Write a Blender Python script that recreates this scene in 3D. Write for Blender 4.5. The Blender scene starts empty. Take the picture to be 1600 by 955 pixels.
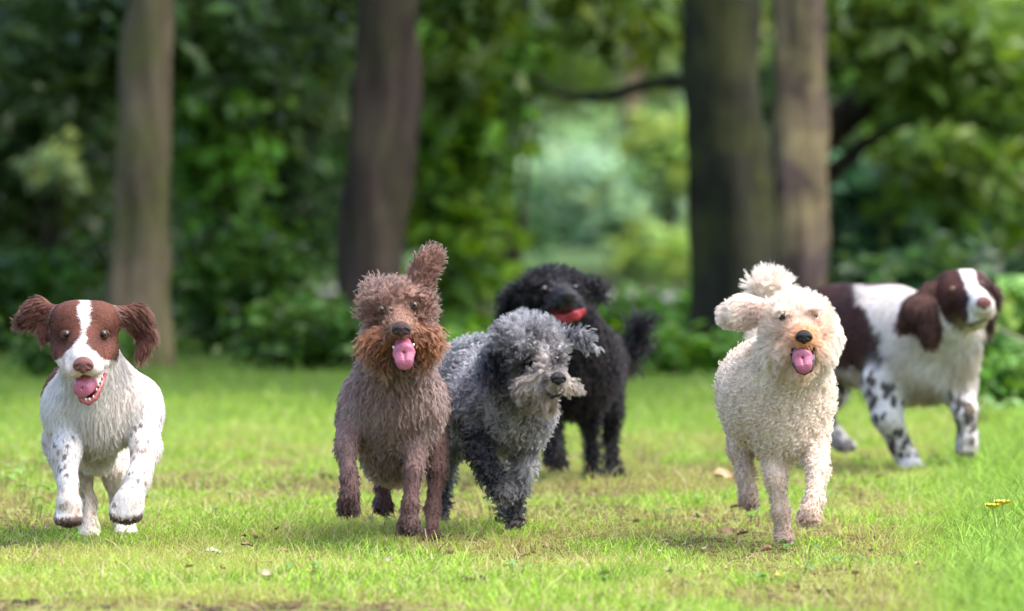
import bpy, math, random, os
import numpy as np
from mathutils import Vector, Matrix, kdtree

random.seed(7)
R = np.random.RandomState(11)
scene = bpy.context.scene
C = scene.collection

# ------------------------------------------------------------------ camera
CAM_H, LENS, SENSOR = 1.0, 200.0, 36.0
PITCH = math.radians(1.4855)
FPX = 1600 * LENS / SENSOR
cam_data = bpy.data.cameras.new('camera')
cam = bpy.data.objects.new('camera', cam_data)
C.objects.link(cam)
cam.location = (0, 0, CAM_H)
cam.rotation_euler = (math.radians(90) - PITCH, 0, 0)
cam_data.lens, cam_data.sensor_width = LENS, SENSOR
cam_data.clip_start, cam_data.clip_end = 0.5, 4000
cam_data.dof.use_dof = True
cam_data.dof.focus_distance = 14.65
cam_data.dof.aperture_fstop = 2.9
scene.camera = cam

# ------------------------------------------------------------------ light
SUN_EL, SUN_AZ = 60.0, 108.0          # azimuth clockwise from +Y (view direction)
world = bpy.data.worlds.new('World')
scene.world = world
world.use_nodes = True
wn = world.node_tree.nodes
wl = world.node_tree.links
bg = wn['Background']
sky = wn.new('ShaderNodeTexSky')
sky.sky_type = 'NISHITA'
sky.sun_disc = False
sky.sun_elevation = math.radians(SUN_EL)
sky.sun_rotation = math.radians(SUN_AZ)
sky.dust_density = 4.0
sky.air_density = 1.0
sky.ozone_density = 1.0
wl.new(sky.outputs[0], bg.inputs[0])
bg.inputs[1].default_value = 0.15
sun_d = bpy.data.lights.new('sun', 'SUN')
sun = bpy.data.objects.new('sun', sun_d)
C.objects.link(sun)
sun_d.energy = 1.1
sun_d.angle = math.radians(52)
sun_d.color = (1.0, 0.95, 0.87)
az, el = math.radians(SUN_AZ), math.radians(SUN_EL)
sdir = Vector((math.sin(az) * math.cos(el), math.cos(az) * math.cos(el), math.sin(el)))
sun.rotation_euler = sdir.to_track_quat('Z', 'Y').to_euler()
vs = scene.view_settings
vs.view_transform, vs.look, vs.gamma = 'Standard', 'None', 1.0
vs.exposure = 1.80
scene.render.engine = 'CYCLES'
cy = scene.cycles
cy.use_denoising = True
cy.max_bounces = 8
cy.diffuse_bounces = 4
cy.glossy_bounces = 3
cy.transmission_bounces = 6
cy.transparent_max_bounces = 8
cy.sample_clamp_indirect = 6.0
cy.caustics_reflective = cy.caustics_refractive = False

# ------------------------------------------------------------------ helpers
F_ = np.array([0, math.cos(PITCH), -math.sin(PITCH)])
U_ = np.array([0, math.sin(PITCH), math.cos(PITCH)])


def at(px, py, Y):
    """the point at distance Y that lies in the direction the photograph shows it"""
    d = F_ + np.array([1.0, 0, 0]) * ((px - 800) / FPX) + U_ * (-(py - 477.5) / FPX)
    return np.array([0, 0, CAM_H]) + d * (Y / d[1])


def ground_y(py):
    d = F_ + U_ * (-(py - 477.5) / FPX)
    return -CAM_H / d[2] * d[1]


def on_ground(px, py):
    return at(px, py, ground_y(py))


def to_px(P):
    q = P - np.array([0, 0, CAM_H])
    z = q @ F_
    return 800 + FPX * q[..., 0] / z, 477.5 - FPX * (q @ U_) / z


_tab = np.random.RandomState(5).rand(32, 32, 32)


def vnoise(p):
    """value noise in 0..1 at points p (n x 3)"""
    i = np.floor(p).astype(int)
    f = p - i
    f = f * f * (3 - 2 * f)
    o = 0
    for a in (0, 1):
        for b in (0, 1):
            for c in (0, 1):
                w = (f[:, 0] if a else 1 - f[:, 0]) * (f[:, 1] if b else 1 - f[:, 1]) * (f[:, 2] if c else 1 - f[:, 2])
                o = o + w * _tab[(i[:, 0] + a) % 32, (i[:, 1] + b) % 32, (i[:, 2] + c) % 32]
    return o


def fbm(p, n=3):
    o, a, t = 0, 1.0, 0
    for k in range(n):
        o = o + a * vnoise(p * 2 ** k + 7.3 * k)
        t += a
        a *= .5
    return o / t


def nrm(v):
    return v / np.maximum(np.linalg.norm(v, axis=-1, keepdims=True), 1e-9)


def sstep(a, b, x):
    t = np.clip((x - a) / (b - a), 0, 1)
    return t * t * (3 - 2 * t)


def link(o, parent=None):
    C.objects.link(o)
    if parent is not None:
        o.parent = parent
    return o


def tag(o, label=None, cat=None, group=None, kind=None):
    if label: o['label'] = label
    if cat: o['category'] = cat
    if group: o['group'] = group
    if kind: o['kind'] = kind
    return o


def empty(name, loc, label, cat, group=None):
    o = bpy.data.objects.new(name, None)
    o.empty_display_size = .1
    link(o)
    o.location = loc
    return tag(o, label, cat, group)


def mesh_np(name, V, Fc, mat, parent=None, col=None, smooth=True, origin=None):
    """mesh object from numpy verts and a face array (m x 3 or m x 4); V in world space, stored relative to the parent or origin"""
    V = np.asarray(V, float)
    Fc = np.asarray(Fc, np.int64)
    off = np.zeros(3)
    if parent is not None:
        off = np.array(parent.location)
        if parent.parent is not None:
            off = off + np.array(parent.parent.location)
    elif origin is not None:
        off = np.array(origin)
    me = bpy.data.meshes.new(name)
    n, k = Fc.shape
    me.vertices.add(len(V))
    me.vertices.foreach_set('co', (V - off).astype(np.float32).ravel())
    me.loops.add(n * k)
    me.loops.foreach_set('vertex_index', Fc.astype(np.int32).ravel())
    me.polygons.add(n)
    me.polygons.foreach_set('loop_start', np.arange(0, n * k, k, dtype=np.int32))
    me.polygons.foreach_set('loop_total', np.full(n, k, np.int32))
    me.update(calc_edges=True)
    me.polygons.foreach_set('use_smooth', np.full(n, smooth))
    if col is not None:
        a = me.attributes.new('col', 'FLOAT_COLOR', 'POINT')
        c4 = np.ones((len(V), 4), np.float32)
        c4[:, :3] = col
        a.data.foreach_set('color', c4.ravel())
    me.materials.append(mat)
    o = bpy.data.objects.new(name, me)
    link(o, parent)
    if parent is None and origin is not None:
        o.location = off
    return o


def curves_np(name, P, rad, col, mat, parent=None):
    """hair curves: P is n x k x 3 in world space, rad n x k, col n x 3"""
    n, k = P.shape[:2]
    cu = bpy.data.hair_curves.new(name)
    cu.add_curves([k] * n)
    off = np.array(parent.location) if parent is not None else np.zeros(3)
    cu.attributes['position'].data.foreach_set('vector', (P - off).astype(np.float32).ravel())
    ra = cu.attributes.get('radius') or cu.attributes.new('radius', 'FLOAT', 'POINT')
    ra.data.foreach_set('value', rad.astype(np.float32).ravel())
    a = cu.attributes.new('col', 'FLOAT_COLOR', 'CURVE')
    c4 = np.ones((n, 4), np.float32)
    c4[:, :3] = col
    a.data.foreach_set('color', c4.ravel())
    cu.materials.append(mat)
    o = bpy.data.objects.new(name, cu)
    return link(o, parent)


class MB:
    """collects simple shapes into one mesh"""
    def __init__(s):
        s.v, s.f, s.n = [], [], 0

    def add(s, V, Fc):
        V = np.asarray(V, float)
        s.v.append(V)
        s.f += [tuple(i + s.n for i in f) for f in Fc]
        s.n += len(V)

    def tube(s, pts, rad, seg=10, noise=0, cap=True):
        pts = np.asarray(pts, float)
        n = len(pts)
        T = np.gradient(pts, axis=0)
        T = nrm(T)
        ref = np.array([0, 1.0, 0.13]) if abs(T[0, 1]) < .8 else np.array([1.0, 0, .1])
        V = []
        for i in range(n):
            u = nrm(np.cross(T[i], ref))
            w = np.cross(T[i], u)
            a = np.arange(seg) * 2 * math.pi / seg
            r = rad[i] * (1 + noise * (R.rand(seg) - .5))
            V.append(pts[i] + np.outer(np.cos(a) * r, u) + np.outer(np.sin(a) * r, w))
        Fc = []
        for i in range(n - 1):
            for j in range(seg):
                a, b = i * seg + j, i * seg + (j + 1) % seg
                Fc.append((a, b, b + seg, a + seg))
        V = np.concatenate(V)
        if cap:
            Fc.append(tuple(range(seg))[::-1])
            Fc.append(tuple((n - 1) * seg + j for j in range(seg)))
        s.add(V, Fc)

    def ball(s, c, r, seg=14, rings=9, M=None):
        V, Fc = [], []
        for i in range(rings + 1):
            th = math.pi * i / rings
            for j in range(seg):
                ph = 2 * math.pi * j / seg
                V.append((math.sin(th) * math.cos(ph), math.sin(th) * math.sin(ph), math.cos(th)))
        V = np.array(V) * np.asarray(r)
        if M is not None:
            V = V @ np.asarray(M).T
        for i in range(rings):
            for j in range(seg):
                a, b = i * seg + j, i * seg + (j + 1) % seg
                Fc.append((a, a + seg, b + seg, b))
        s.add(V + np.asarray(c), Fc)

    def build(s, name, mat, parent=None, origin=None, smooth=True):
        V = np.concatenate(s.v)
        off = np.zeros(3)
        if parent is not None:
            off = np.array(parent.location)
            if parent.parent is not None:
                off = off + np.array(parent.parent.location)
        elif origin is not None:
            off = np.array(origin)
        me = bpy.data.meshes.new(name)
        me.from_pydata((V - off).tolist(), [], s.f)
        me.polygons.foreach_set('use_smooth', [smooth] * len(s.f))
        me.materials.append(mat)
        o = bpy.data.objects.new(name, me)
        link(o, parent)
        if parent is None and origin is not None:
            o.location = off
        return o


# ------------------------------------------------------------------ materials
def mat_new(name):
    m = bpy.data.materials.new(name)
    m.use_nodes = True
    nt = m.node_tree
    nt.nodes.clear()
    out = nt.nodes.new('ShaderNodeOutputMaterial')
    return m, nt, out


def simple(name, col, rough=.5, spec=.5, coat=0, sss=0, bump=0, bscale=60, var=.0):
    m, nt, out = mat_new(name)
    p = nt.nodes.new('ShaderNodeBsdfPrincipled')
    p.inputs['Base Color'].default_value = (*col, 1)
    p.inputs['Roughness'].default_value = rough
    p.inputs['Specular IOR Level'].default_value = spec
    p.inputs['Coat Weight'].default_value = coat
    p.inputs['Coat Roughness'].default_value = .05
    if sss:
        p.inputs['Subsurface Weight'].default_value = sss
        p.inputs['Subsurface Radius'].default_value = (.006, .002, .002)
        p.inputs['Subsurface Scale'].default_value = 1
    tc = nt.nodes.new('ShaderNodeTexCoord')
    if bump or var:
        nz = nt.nodes.new('ShaderNodeTexNoise')
        nz.inputs['Scale'].default_value = bscale
        nz.inputs['Detail'].default_value = 5
        nt.links.new(tc.outputs['Object'], nz.inputs['Vector'])
    if bump:
        b = nt.nodes.new('ShaderNodeBump')
        b.inputs['Strength'].default_value = bump
        b.inputs['Distance'].default_value = .01
        nt.links.new(nz.outputs['Fac'], b.inputs['Height'])
        nt.links.new(b.outputs[0], p.inputs['Normal'])
    if var:
        mx = nt.nodes.new('ShaderNodeMix')
        mx.data_type = 'RGBA'
        mx.inputs[6].default_value = (*[c * (1 - var) for c in col], 1)
        mx.inputs[7].default_value = (*[min(1, c * (1 + var)) for c in col], 1)
        nt.links.new(nz.outputs['Fac'], mx.inputs[0])
        nt.links.new(mx.outputs[2], p.inputs['Base Color'])
    nt.links.new(p.outputs[0], out.inputs[0])
    return m


def attr_mat(name, kind='diffuse', trans=.0, rough=.5, gloss=.0, ior=1.5):
    """material that takes its colour from the mesh or curve attribute col"""
    m, nt, out = mat_new(name)
    at_ = nt.nodes.new('ShaderNodeAttribute')
    at_.attribute_name = 'col'
    L = nt.links.new
    if kind == 'hair':
        h = nt.nodes.new('ShaderNodeBsdfHairPrincipled')
        h.parametrization = 'COLOR'
        L(at_.outputs['Color'], h.inputs['Color'])
        h.inputs['Roughness'].default_value = rough
        h.inputs['IOR'].default_value = ior
        h.inputs['Radial Roughness'].default_value = .6
        h.inputs['Random Roughness'].default_value = .2
        d = nt.nodes.new('ShaderNodeBsdfDiffuse')
        L(at_.outputs['Color'], d.inputs['Color'])
        mx = nt.nodes.new('ShaderNodeMixShader')
        mx.inputs[0].default_value = trans
        L(h.outputs[0], mx.inputs[1])
        L(d.outputs[0], mx.inputs[2])
        L(mx.outputs[0], out.inputs[0])
        return m
    p = nt.nodes.new('ShaderNodeBsdfPrincipled')
    p.inputs['Roughness'].default_value = rough
    p.inputs['Specular IOR Level'].default_value = gloss
    L(at_.outputs['Color'], p.inputs['Base Color'])
    sh = p.outputs[0]
    if trans:
        t = nt.nodes.new('ShaderNodeBsdfTranslucent')
        hs = nt.nodes.new('ShaderNodeHueSaturation')
        hs.inputs['Hue'].default_value = .485
        hs.inputs['Saturation'].default_value = 1.1
        hs.inputs['Value'].default_value = 1.5
        L(at_.outputs['Color'], hs.inputs['Color'])
        L(hs.outputs[0], t.inputs['Color'])
        mx = nt.nodes.new('ShaderNodeMixShader')
        mx.inputs[0].default_value = trans
        L(sh, mx.inputs[1])
        L(t.outputs[0], mx.inputs[2])
        sh = mx.outputs[0]
    L(sh, out.inputs[0])
    return m


M_FUR = attr_mat('dog_fur', 'hair', trans=.5, rough=.4)
M_FUR_BLACK = attr_mat('dog_fur_black', 'hair', trans=.3, rough=.4, ior=1.38)
M_SKIN = attr_mat('dog_coat_base', rough=.8, gloss=.15)
M_LEAF = attr_mat('leaf', trans=.36, rough=.38, gloss=.32)
M_IRIS_HAZEL = simple('iris_hazel', (.10, .060, .034), .2, .5, .2, var=.3, bscale=300)
M_GRASS = attr_mat('grass_blade', trans=.42, rough=.5, gloss=.25)
M_NOSE_DARK = simple('nose_black', (.008, .007, .008), .42, .35, .0, bump=.5, bscale=420)
M_NOSE_LIVER = simple('nose_liver', (.16, .06, .055), .48, .4, .0, bump=.5, bscale=420, var=.25)
M_NOSE_BROWN = simple('nose_brown', (.035, .016, .016), .42, .4, .0, bump=.5, bscale=420)
M_TONGUE = simple('tongue_pink', (.42, .12, .20), .42, .5, .2, sss=.3, bump=.35, bscale=260, var=.15)
M_TONGUE_RED = simple('tongue_red', (.33, .02, .03), .4, .5, .2, sss=.3, bump=.3, bscale=260, var=.15)
M_TOOTH = simple('tooth_ivory', (.75, .68, .56), .3, .5, .2)
M_GUM = simple('gum_dark', (.018, .008, .009), .35, .5, .3, bump=.3, bscale=120)
M_GUM_PINK = simple('gum_pink', (.30, .07, .085), .35, .5, .3, bump=.3, bscale=120, var=.3)
M_IRIS_AMBER = simple('iris_amber', (.125, .050, .015), .25, .35, .12, var=.3, bscale=300)
M_IRIS_DARK = simple('iris_dark', (.014, .007, .005), .16, .5, .3)
M_PUPIL = simple('pupil', (.003, .003, .003), .12, .5, .3)
M_LID = simple('eyelid_skin', (.05, .022, .018), .5, .4)
M_STEEL = simple('tag_steel', (.6, .6, .6), .3, .8)
# ------------------------------------------------------------------ body building: smooth union of tapered capsules and ellipsoids
def fur_depth(hl, lift):
    """how far a coat of this length stands off the skin"""
    return hl * max(lift, .2) * .8 if hl > .014 else hl * lift * .55


class Body:
    """shapes are given as (px, py, dy, r): where the photo shows the joint, how far behind the dog's own distance, radius, in photo pixels"""
    def __init__(s, d0, base_py, cx):
        s.d0 = d0
        s.s = d0 / FPX                  # metres per pixel
        s.base = at(cx, base_py, d0)
        s.base[2] = 0
        s.prims, s.subs = [], []
        s.legk = 1.0                    # leg radii of a thick coated dog are given with the coat on

    def P(s, px, py, dy):
        return at(px, py, s.d0 + dy)

    def cap(s, a, b, reg, k=.025, hl=.012, lift=.3, dens=1., flow=None, flat=None, inset=None):
        if 'leg' in reg:
            a, b = (*a[:3], a[3] * s.legk), (*b[:3], b[3] * s.legk)
        A, B = s.P(*a[:3]), s.P(*b[:3])
        i = fur_depth(hl, lift) if inset is None else inset
        ra, rb = max(a[3] * s.s - i, a[3] * s.s * .52), max(b[3] * s.s - i, b[3] * s.s * .52)
        f = nrm(B - A) if flow is None else nrm(np.array(flow, float))
        if flat is not None:
            flat = (nrm(np.array(flat[:3], float)), flat[3])
        s.prims.append(dict(t='c', a=A, b=B, ra=ra, rb=rb, reg=reg, k=k, hl=hl, lift=lift, dens=dens, flow=f, flat=flat))

    def chain(s, pts, reg, **kw):
        for a, b in zip(pts[:-1], pts[1:]):
            s.cap(a, b, reg, **kw)

    def ell(s, c, r, reg, k=.02, hl=.012, lift=.3, dens=1., flow=(0, 0, -1), rot=(0, 0, 0), inset=None):
        c_ = s.P(*c)
        i = fur_depth(hl, lift) if inset is None else inset
        rr = np.array(r, float) * s.s * (.5 + .5 * s.legk if reg == 'paw' else 1)
        rr = np.maximum(rr - i, rr * .5)
        from mathutils import Euler
        M = np.array(Euler([math.radians(q) for q in rot]).to_matrix())
        s.prims.append(dict(t='e', c=c_, r=rr, M=M, reg=reg, k=k, hl=hl, lift=lift, dens=dens, flow=nrm(np.array(flow, float)), flat=None))

    def cut(s, a, b, k=.006):
        s.subs.append(dict(t='c', a=s.P(*a[:3]), b=s.P(*b[:3]), ra=a[3] * s.s, rb=b[3] * s.s, k=k, flat=None))

    @staticmethod
    def dist(q, p):
        if q['t'] == 'e':
            l = (p - q['c']) @ q['M']
            k0 = np.linalg.norm(l / q['r'], axis=-1)
            k1 = np.linalg.norm(l / q['r'] ** 2, axis=-1)
            return k0 * (k0 - 1) / np.maximum(k1, 1e-6)
        ab = q['b'] - q['a']
        pa = p - q['a']
        t = np.clip((pa @ ab) / max(ab @ ab, 1e-12), 0, 1)
        v = pa - t[..., None] * ab
        if q['flat']:
            n, f = q['flat']
            v = v + ((f - 1) * (v @ n))[..., None] * n
        return np.linalg.norm(v, axis=-1) - (q['ra'] + t * (q['rb'] - q['ra']))

    @staticmethod
    def bounds(q):
        if q['t'] == 'e':
            m = q['r'].max()
            return q['c'] - m, q['c'] + m
        m = max(q['ra'], q['rb'])
        return np.minimum(q['a'], q['b']) - m, np.maximum(q['a'], q['b']) + m

    def surface(s, vox=.005, bump=0):
        lo = np.min([s.bounds(q)[0] for q in s.prims], axis=0) - .02
        hi = np.max([s.bounds(q)[1] for q in s.prims], axis=0) + .02
        dim = np.ceil((hi - lo) / vox).astype(int) + 1
        ax = [lo[i] + vox * np.arange(dim[i]) for i in range(3)]
        D = np.full(dim, .2, np.float32)
        for sign, lst in ((1, s.prims), (-1, s.subs)):
            for q in lst:
                b0, b1 = s.bounds(q)
                m = q['k'] + .03
                i0 = np.maximum(np.floor((b0 - m - lo) / vox).astype(int), 0)
                i1 = np.minimum(np.ceil((b1 + m - lo) / vox).astype(int) + 1, dim)
                if (i1 <= i0).any():
                    continue
                g = np.stack(np.meshgrid(*[ax[i][i0[i]:i1[i]] for i in range(3)], indexing='ij'), -1)
                d = s.dist(q, g)
                sl = tuple(slice(i0[i], i1[i]) for i in range(3))
                o = D[sl]
                k = q['k']
                if sign > 0:
                    h = np.maximum(k - np.abs(o - d), 0) / k
                    D[sl] = np.minimum(o, d) - h * h * k * .25
                else:
                    h = np.maximum(k - np.abs(o + d), 0) / k
                    D[sl] = np.maximum(o, -d) + h * h * k * .25
        V, Fq = surface_nets(D, lo, vox)
        keep = biggest_piece(len(V), Fq)
        Fq = Fq[keep[Fq[:, 0]]]
        used = np.zeros(len(V), bool)
        used[Fq.ravel()] = True
        mp = np.cumsum(used) - 1
        V, Fq = V[used], mp[Fq]
        V = relax(V, Fq, 3)
        s.V, s.F = V, Fq
        s.N = vnormals(V, Fq)
        return V, Fq

    def weights(s, p, sig=.012):
        d = np.stack([s.dist(q, p) for q in s.prims], 1)
        dm = d.min(1, keepdims=True)
        w = np.exp(-(d - dm) / sig)
        return w / w.sum(1, keepdims=True)

    def regs(s, w):
        out = {}
        for i, q in enumerate(s.prims):
            out[q['reg']] = out.get(q['reg'], 0) + w[:, i]
        return out

    def hit(s, px, py, r=3):
        x, y = to_px(s.V)
        m = (np.abs(x - px) < r) & (np.abs(y - py) < r)
        idx = np.where(m)[0]
        i = idx[np.argmin(s.V[idx, 1])]
        return at(px, py, s.V[i, 1]), s.N[i]


def surface_nets(D, lo, h):
    S = D < 0
    nx, ny, nz = D.shape
    cnt = np.zeros((nx - 1, ny - 1, nz - 1), np.int8)
    for a in (0, 1):
        for b in (0, 1):
            for c in (0, 1):
                cnt += S[a:nx - 1 + a, b:ny - 1 + b, c:nz - 1 + c]
    cells = np.argwhere((cnt > 0) & (cnt < 8))
    acc = np.zeros((len(cells), 3))
    n = np.zeros(len(cells))
    cor = np.array([(a, b, c) for a in (0, 1) for b in (0, 1) for c in (0, 1)])
    for i in range(8):
        for j in range(i + 1, 8):
            if np.abs(cor[i] - cor[j]).sum() != 1:
                continue
            pi, pj = cells + cor[i], cells + cor[j]
            di, dj = D[tuple(pi.T)], D[tuple(pj.T)]
            m = (di < 0) != (dj < 0)
            t = di[m] / (di[m] - dj[m])
            acc[m] += cor[i] + t[:, None] * (cor[j] - cor[i])
            n[m] += 1
    V = lo + h * (cells + acc / n[:, None])
    idx = np.full((nx - 1, ny - 1, nz - 1), -1, np.int32)
    idx[tuple(cells.T)] = np.arange(len(cells))
    quads = []
    for ax in range(3):
        sl0 = [slice(None)] * 3
        sl1 = [slice(None)] * 3
        sl0[ax], sl1[ax] = slice(0, -1), slice(1, None)
        e = np.argwhere(S[tuple(sl0)] != S[tuple(sl1)])
        u, v = (ax + 1) % 3, (ax + 2) % 3
        ok = (e[:, u] > 0) & (e[:, v] > 0) & (e[:, u] < D.shape[u] - 1) & (e[:, v] < D.shape[v] - 1)
        e = e[ok]
        du, dv = np.zeros(3, int), np.zeros(3, int)
        du[u] = dv[v] = 1
        q = np.stack([idx[tuple(k.T)] for k in (e - du - dv, e - dv, e, e - du)], 1)
        ins = S[tuple(sl0)][tuple(e.T)]
        q[~ins] = q[~ins][:, ::-1]
        quads.append(q)
    return V, np.concatenate(quads)


def biggest_piece(n, Fq):
    lab = np.arange(n)
    E = np.concatenate([Fq[:, [0, 1]], Fq[:, [1, 2]], Fq[:, [2, 3]]])
    while True:
        m = np.minimum(lab[E[:, 0]], lab[E[:, 1]])
        new = lab.copy()
        np.minimum.at(new, E[:, 0], m)
        np.minimum.at(new, E[:, 1], m)
        new = new[new]
        if (new == lab).all():
            break
        lab = new
    u, c = np.unique(lab, return_counts=True)
    return lab == u[np.argmax(c)]


def relax(V, Fq, it):
    E = np.concatenate([Fq[:, [0, 1]], Fq[:, [1, 2]], Fq[:, [2, 3]], Fq[:, [3, 0]]])
    for _ in range(it):
        a = np.zeros_like(V)
        for k in range(3):
            a[:, k] = np.bincount(E[:, 0], V[E[:, 1], k], len(V))
        c = np.bincount(E[:, 0], minlength=len(V))[:, None]
        V = V + .5 * (a / np.maximum(c, 1) - V)
    return V


def vnormals(V, Fq):
    fn = np.cross(V[Fq[:, 2]] - V[Fq[:, 0]], V[Fq[:, 3]] - V[Fq[:, 1]])
    N = np.zeros_like(V)
    for j in range(4):
        for k in range(3):
            N[:, k] += np.bincount(Fq[:, j], fn[:, k], len(V))
    return nrm(N)


# ------------------------------------------------------------------ fur
def grow(body, dog, n_hair, coat, mat=None, clump_sz=.012, clump=.7, curl=(0, .02), wave=.0, rad=.00045, nseg=7,
         skip=(), droop=.25, len_var=.3, messy=.25, frizz=.0, seed=1, len_fn=None, dens_fn=None, name='fur', fluff=None, rope=.35, tipw=.25, cvar=.42):
    rs = np.random.RandomState(seed)
    V, Fq, N = body.V, body.F, body.N
    fn = np.cross(V[Fq[:, 2]] - V[Fq[:, 0]], V[Fq[:, 3]] - V[Fq[:, 1]])
    area = .5 * np.linalg.norm(fn, axis=1)
    hls = np.array([q['hl'] for q in body.prims])
    lfs = np.array([q['lift'] for q in body.prims])
    dns = np.array([q['dens'] for q in body.prims])
    flw = np.stack([q['flow'] for q in body.prims])
    wv = body.weights(V)
    dens = area * (wv @ dns)[Fq].mean(1)
    if dens_fn is not None:
        dens = dens * dens_fn(V[Fq].mean(1))

    def sample(n):
        fi = rs.choice(len(Fq), n, p=dens / dens.sum())
        u, v = rs.rand(n, 1), rs.rand(n, 1)
        q = Fq[fi]
        mixq = lambda A: (A[q[:, 0]] * (1 - u) + A[q[:, 1]] * u) * (1 - v) + (A[q[:, 3]] * (1 - u) + A[q[:, 2]] * u) * v
        return mixq(V), nrm(mixq(N))

    def keep(p):
        m = np.ones(len(p), bool)
        for c, r in skip:
            m &= np.linalg.norm(p - c, axis=1) > r
        for q in body.subs:
            m &= body.dist(q, p) > .003
        return m

    def dirs(p, n, rs_):
        w = body.weights(p)
        f = w @ flw
        f = f + messy * rs_.randn(*f.shape)
        f = nrm(f - (f * n).sum(1, keepdims=True) * n)
        lf = (w @ lfs)[:, None]
        return nrm(n * lf + f * (1 - lf)), w @ hls, w

    tt = np.linspace(0, 1, nseg)

    def strands(p, d, L, phase, lam, amp, wavph):
        P = np.zeros((len(p), nseg, 3))
        P[:, 0] = p
        step = (L / (nseg - 1))[:, None]
        cur = d.copy()
        for j in range(1, nseg):
            cur = nrm(cur + np.array([0, 0, -1.0]) * droop / (nseg - 1))
            P[:, j] = P[:, j - 1] + cur * step
        u = nrm(np.cross(d, np.array([.31, .2, .93])))
        v = np.cross(d, u)
        if amp is not None:
            th = phase[:, None] + 2 * math.pi * tt[None] * (L / lam)[:, None]
            a = amp[:, None] * np.minimum(tt * 2.2, 1)[None]
            off = (np.cos(th) - np.cos(phase)[:, None])
            P += (a * off)[..., None] * u[:, None] + (a * (np.sin(th) - np.sin(phase)[:, None]))[..., None] * v[:, None]
        if wave:
            a = wave * L[:, None] * tt[None] ** 1.5
            P += (a * np.sin(wavph[:, None] + 4.2 * tt[None]))[..., None] * u[:, None]
        return P

    def curly(w):
        c = np.ones(len(w))
        for i, q in enumerate(body.prims):
            if fluff and q['reg'] in fluff:
                c -= w[:, i] * (1 - fluff[q['reg']])
        return c

    tot = area.sum()
    ng = int(tot / clump_sz ** 2)
    gp, gn = sample(ng)
    m = keep(gp)
    gp, gn = gp[m], gn[m]
    gd, gL, gw = dirs(gp, gn, rs)
    if len_fn is not None:
        gL = gL * len_fn(gp)
    gL = gL * (1 + len_var * (rs.rand(len(gL)) - .5) * 1.6)
    ph = rs.rand(len(gp)) * 6.283
    lam = curl[1] * (.75 + .5 * rs.rand(len(gp)))
    amp = curl[0] * (.6 + .8 * rs.rand(len(gp))) * np.clip(gL / .03, .3, 1.2) * curly(gw)
    use = curl[0] > 0
    GP = strands(gp, gd, gL, ph, lam, amp if use else None, ph * 3)
    kd = kdtree.KDTree(len(gp))
    for i, q in enumerate(gp):
        kd.insert(q, i)
    kd.balance()
    p, n = sample(n_hair)
    m = keep(p)
    p, n = p[m], n[m]
    gi = np.array([kd.find(q)[1] for q in p])
    d, L, w = dirs(p, n, rs)
    d = nrm(d * .4 + gd[gi] * .6)
    L = .35 * L * (len_fn(p) if len_fn is not None else 1) + .65 * gL[gi]
    L = L * (1 - .35 * rs.rand(len(p)) ** 2)
    P = strands(p, d, L, ph[gi] + .5 * rs.randn(len(p)), lam[gi], amp[gi] if use else None, ph[gi] * 3)
    cl = (clump * np.minimum(tt * 2.6, 1))[None, :] * (.35 + .65 * curly(w))[:, None]
    cl = cl[..., None]
    off = (p - gp[gi])[:, None] * (rope * (1 - (1 - tipw) * tt ** 2))[None, :, None]
    P = P * (1 - cl) + (GP[gi] + off) * cl
    if frizz:
        P += frizz * tt[None, :, None] * rs.randn(*P.shape)
    P[..., 2] = np.maximum(P[..., 2], .003)
    rad_ = rad * (1 - .75 * tt ** 1.5)[None] * (.7 + .6 * rs.rand(len(p)))[:, None]
    col = coat(p, w, body.regs(w))
    gvar = rs.rand(len(gp))[gi][:, None]
    col = col * (1 - cvar * .57 + cvar * gvar + .12 * rs.randn(len(p), 1).clip(-1.5, 1.5))
    o = curves_np(name, P, rad_, np.clip(col, .002, .95), mat or M_FUR, dog)
    return o


def paint(col, other, m):
    m = np.clip(m, 0, 1)[:, None]
    return col * (1 - m) + np.array(other) * m


def skin(body, dog, coat, mouth=(.25, .05, .06)):
    w = body.weights(body.V)
    col = coat(body.V, w, body.regs(w))
    for q in body.subs:
        d = body.dist(q, body.V)
        col = paint(col, mouth, 1 - sstep(.002, .006, d))
    return mesh_np('body', body.V, body.F, M_SKIN, dog, np.clip(col, 0.002, .95))


def eye(body, dog, px, py, r_px, iris, look=(0, -1, 0), sink=.45, pup=.5, lid=True, lid_mat=None):
    """an eyeball set into the face where the photo shows it; returns the clear zone for the fur"""
    c, n = body.hit(px, py, 3)
    r = r_px * body.s
    lk = nrm(np.array(look, float))
    c = c + np.array([0, r * sink, 0])
    M = np.array(Vector(lk).to_track_quat('Z', 'Y').to_matrix())
    mb = MB()
    mb.ball(c, (r, r, r), 18, 12, M)
    e = mb.build('eye', iris, dog)
    mb = MB()
    mb.ball(c + lk * r * .8, (r * pup, r * pup, r * .26), 14, 8, M)
    pu = bpy.data.objects.new('pupil', None)
    pu = mb.build('pupil', M_PUPIL, dog)
    pu.parent = e
    if lid:
        mb = MB()
        a = np.linspace(0, 2 * math.pi, 21)[:-1]
        ring = np.stack([np.cos(a) * r * 1.04, np.sin(a) * r * .70, np.full(20, r * .44)], 1) @ M.T + c
        ring = np.concatenate([ring, ring[:1]])
        mb.tube(ring, np.full(21, r * .27), 8, cap=False)
        o = mb.build('eyelid', lid_mat or M_LID, dog)
        o.parent = e
    return (c - np.array([0, r * .3, 0]), r * 1.25)


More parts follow.
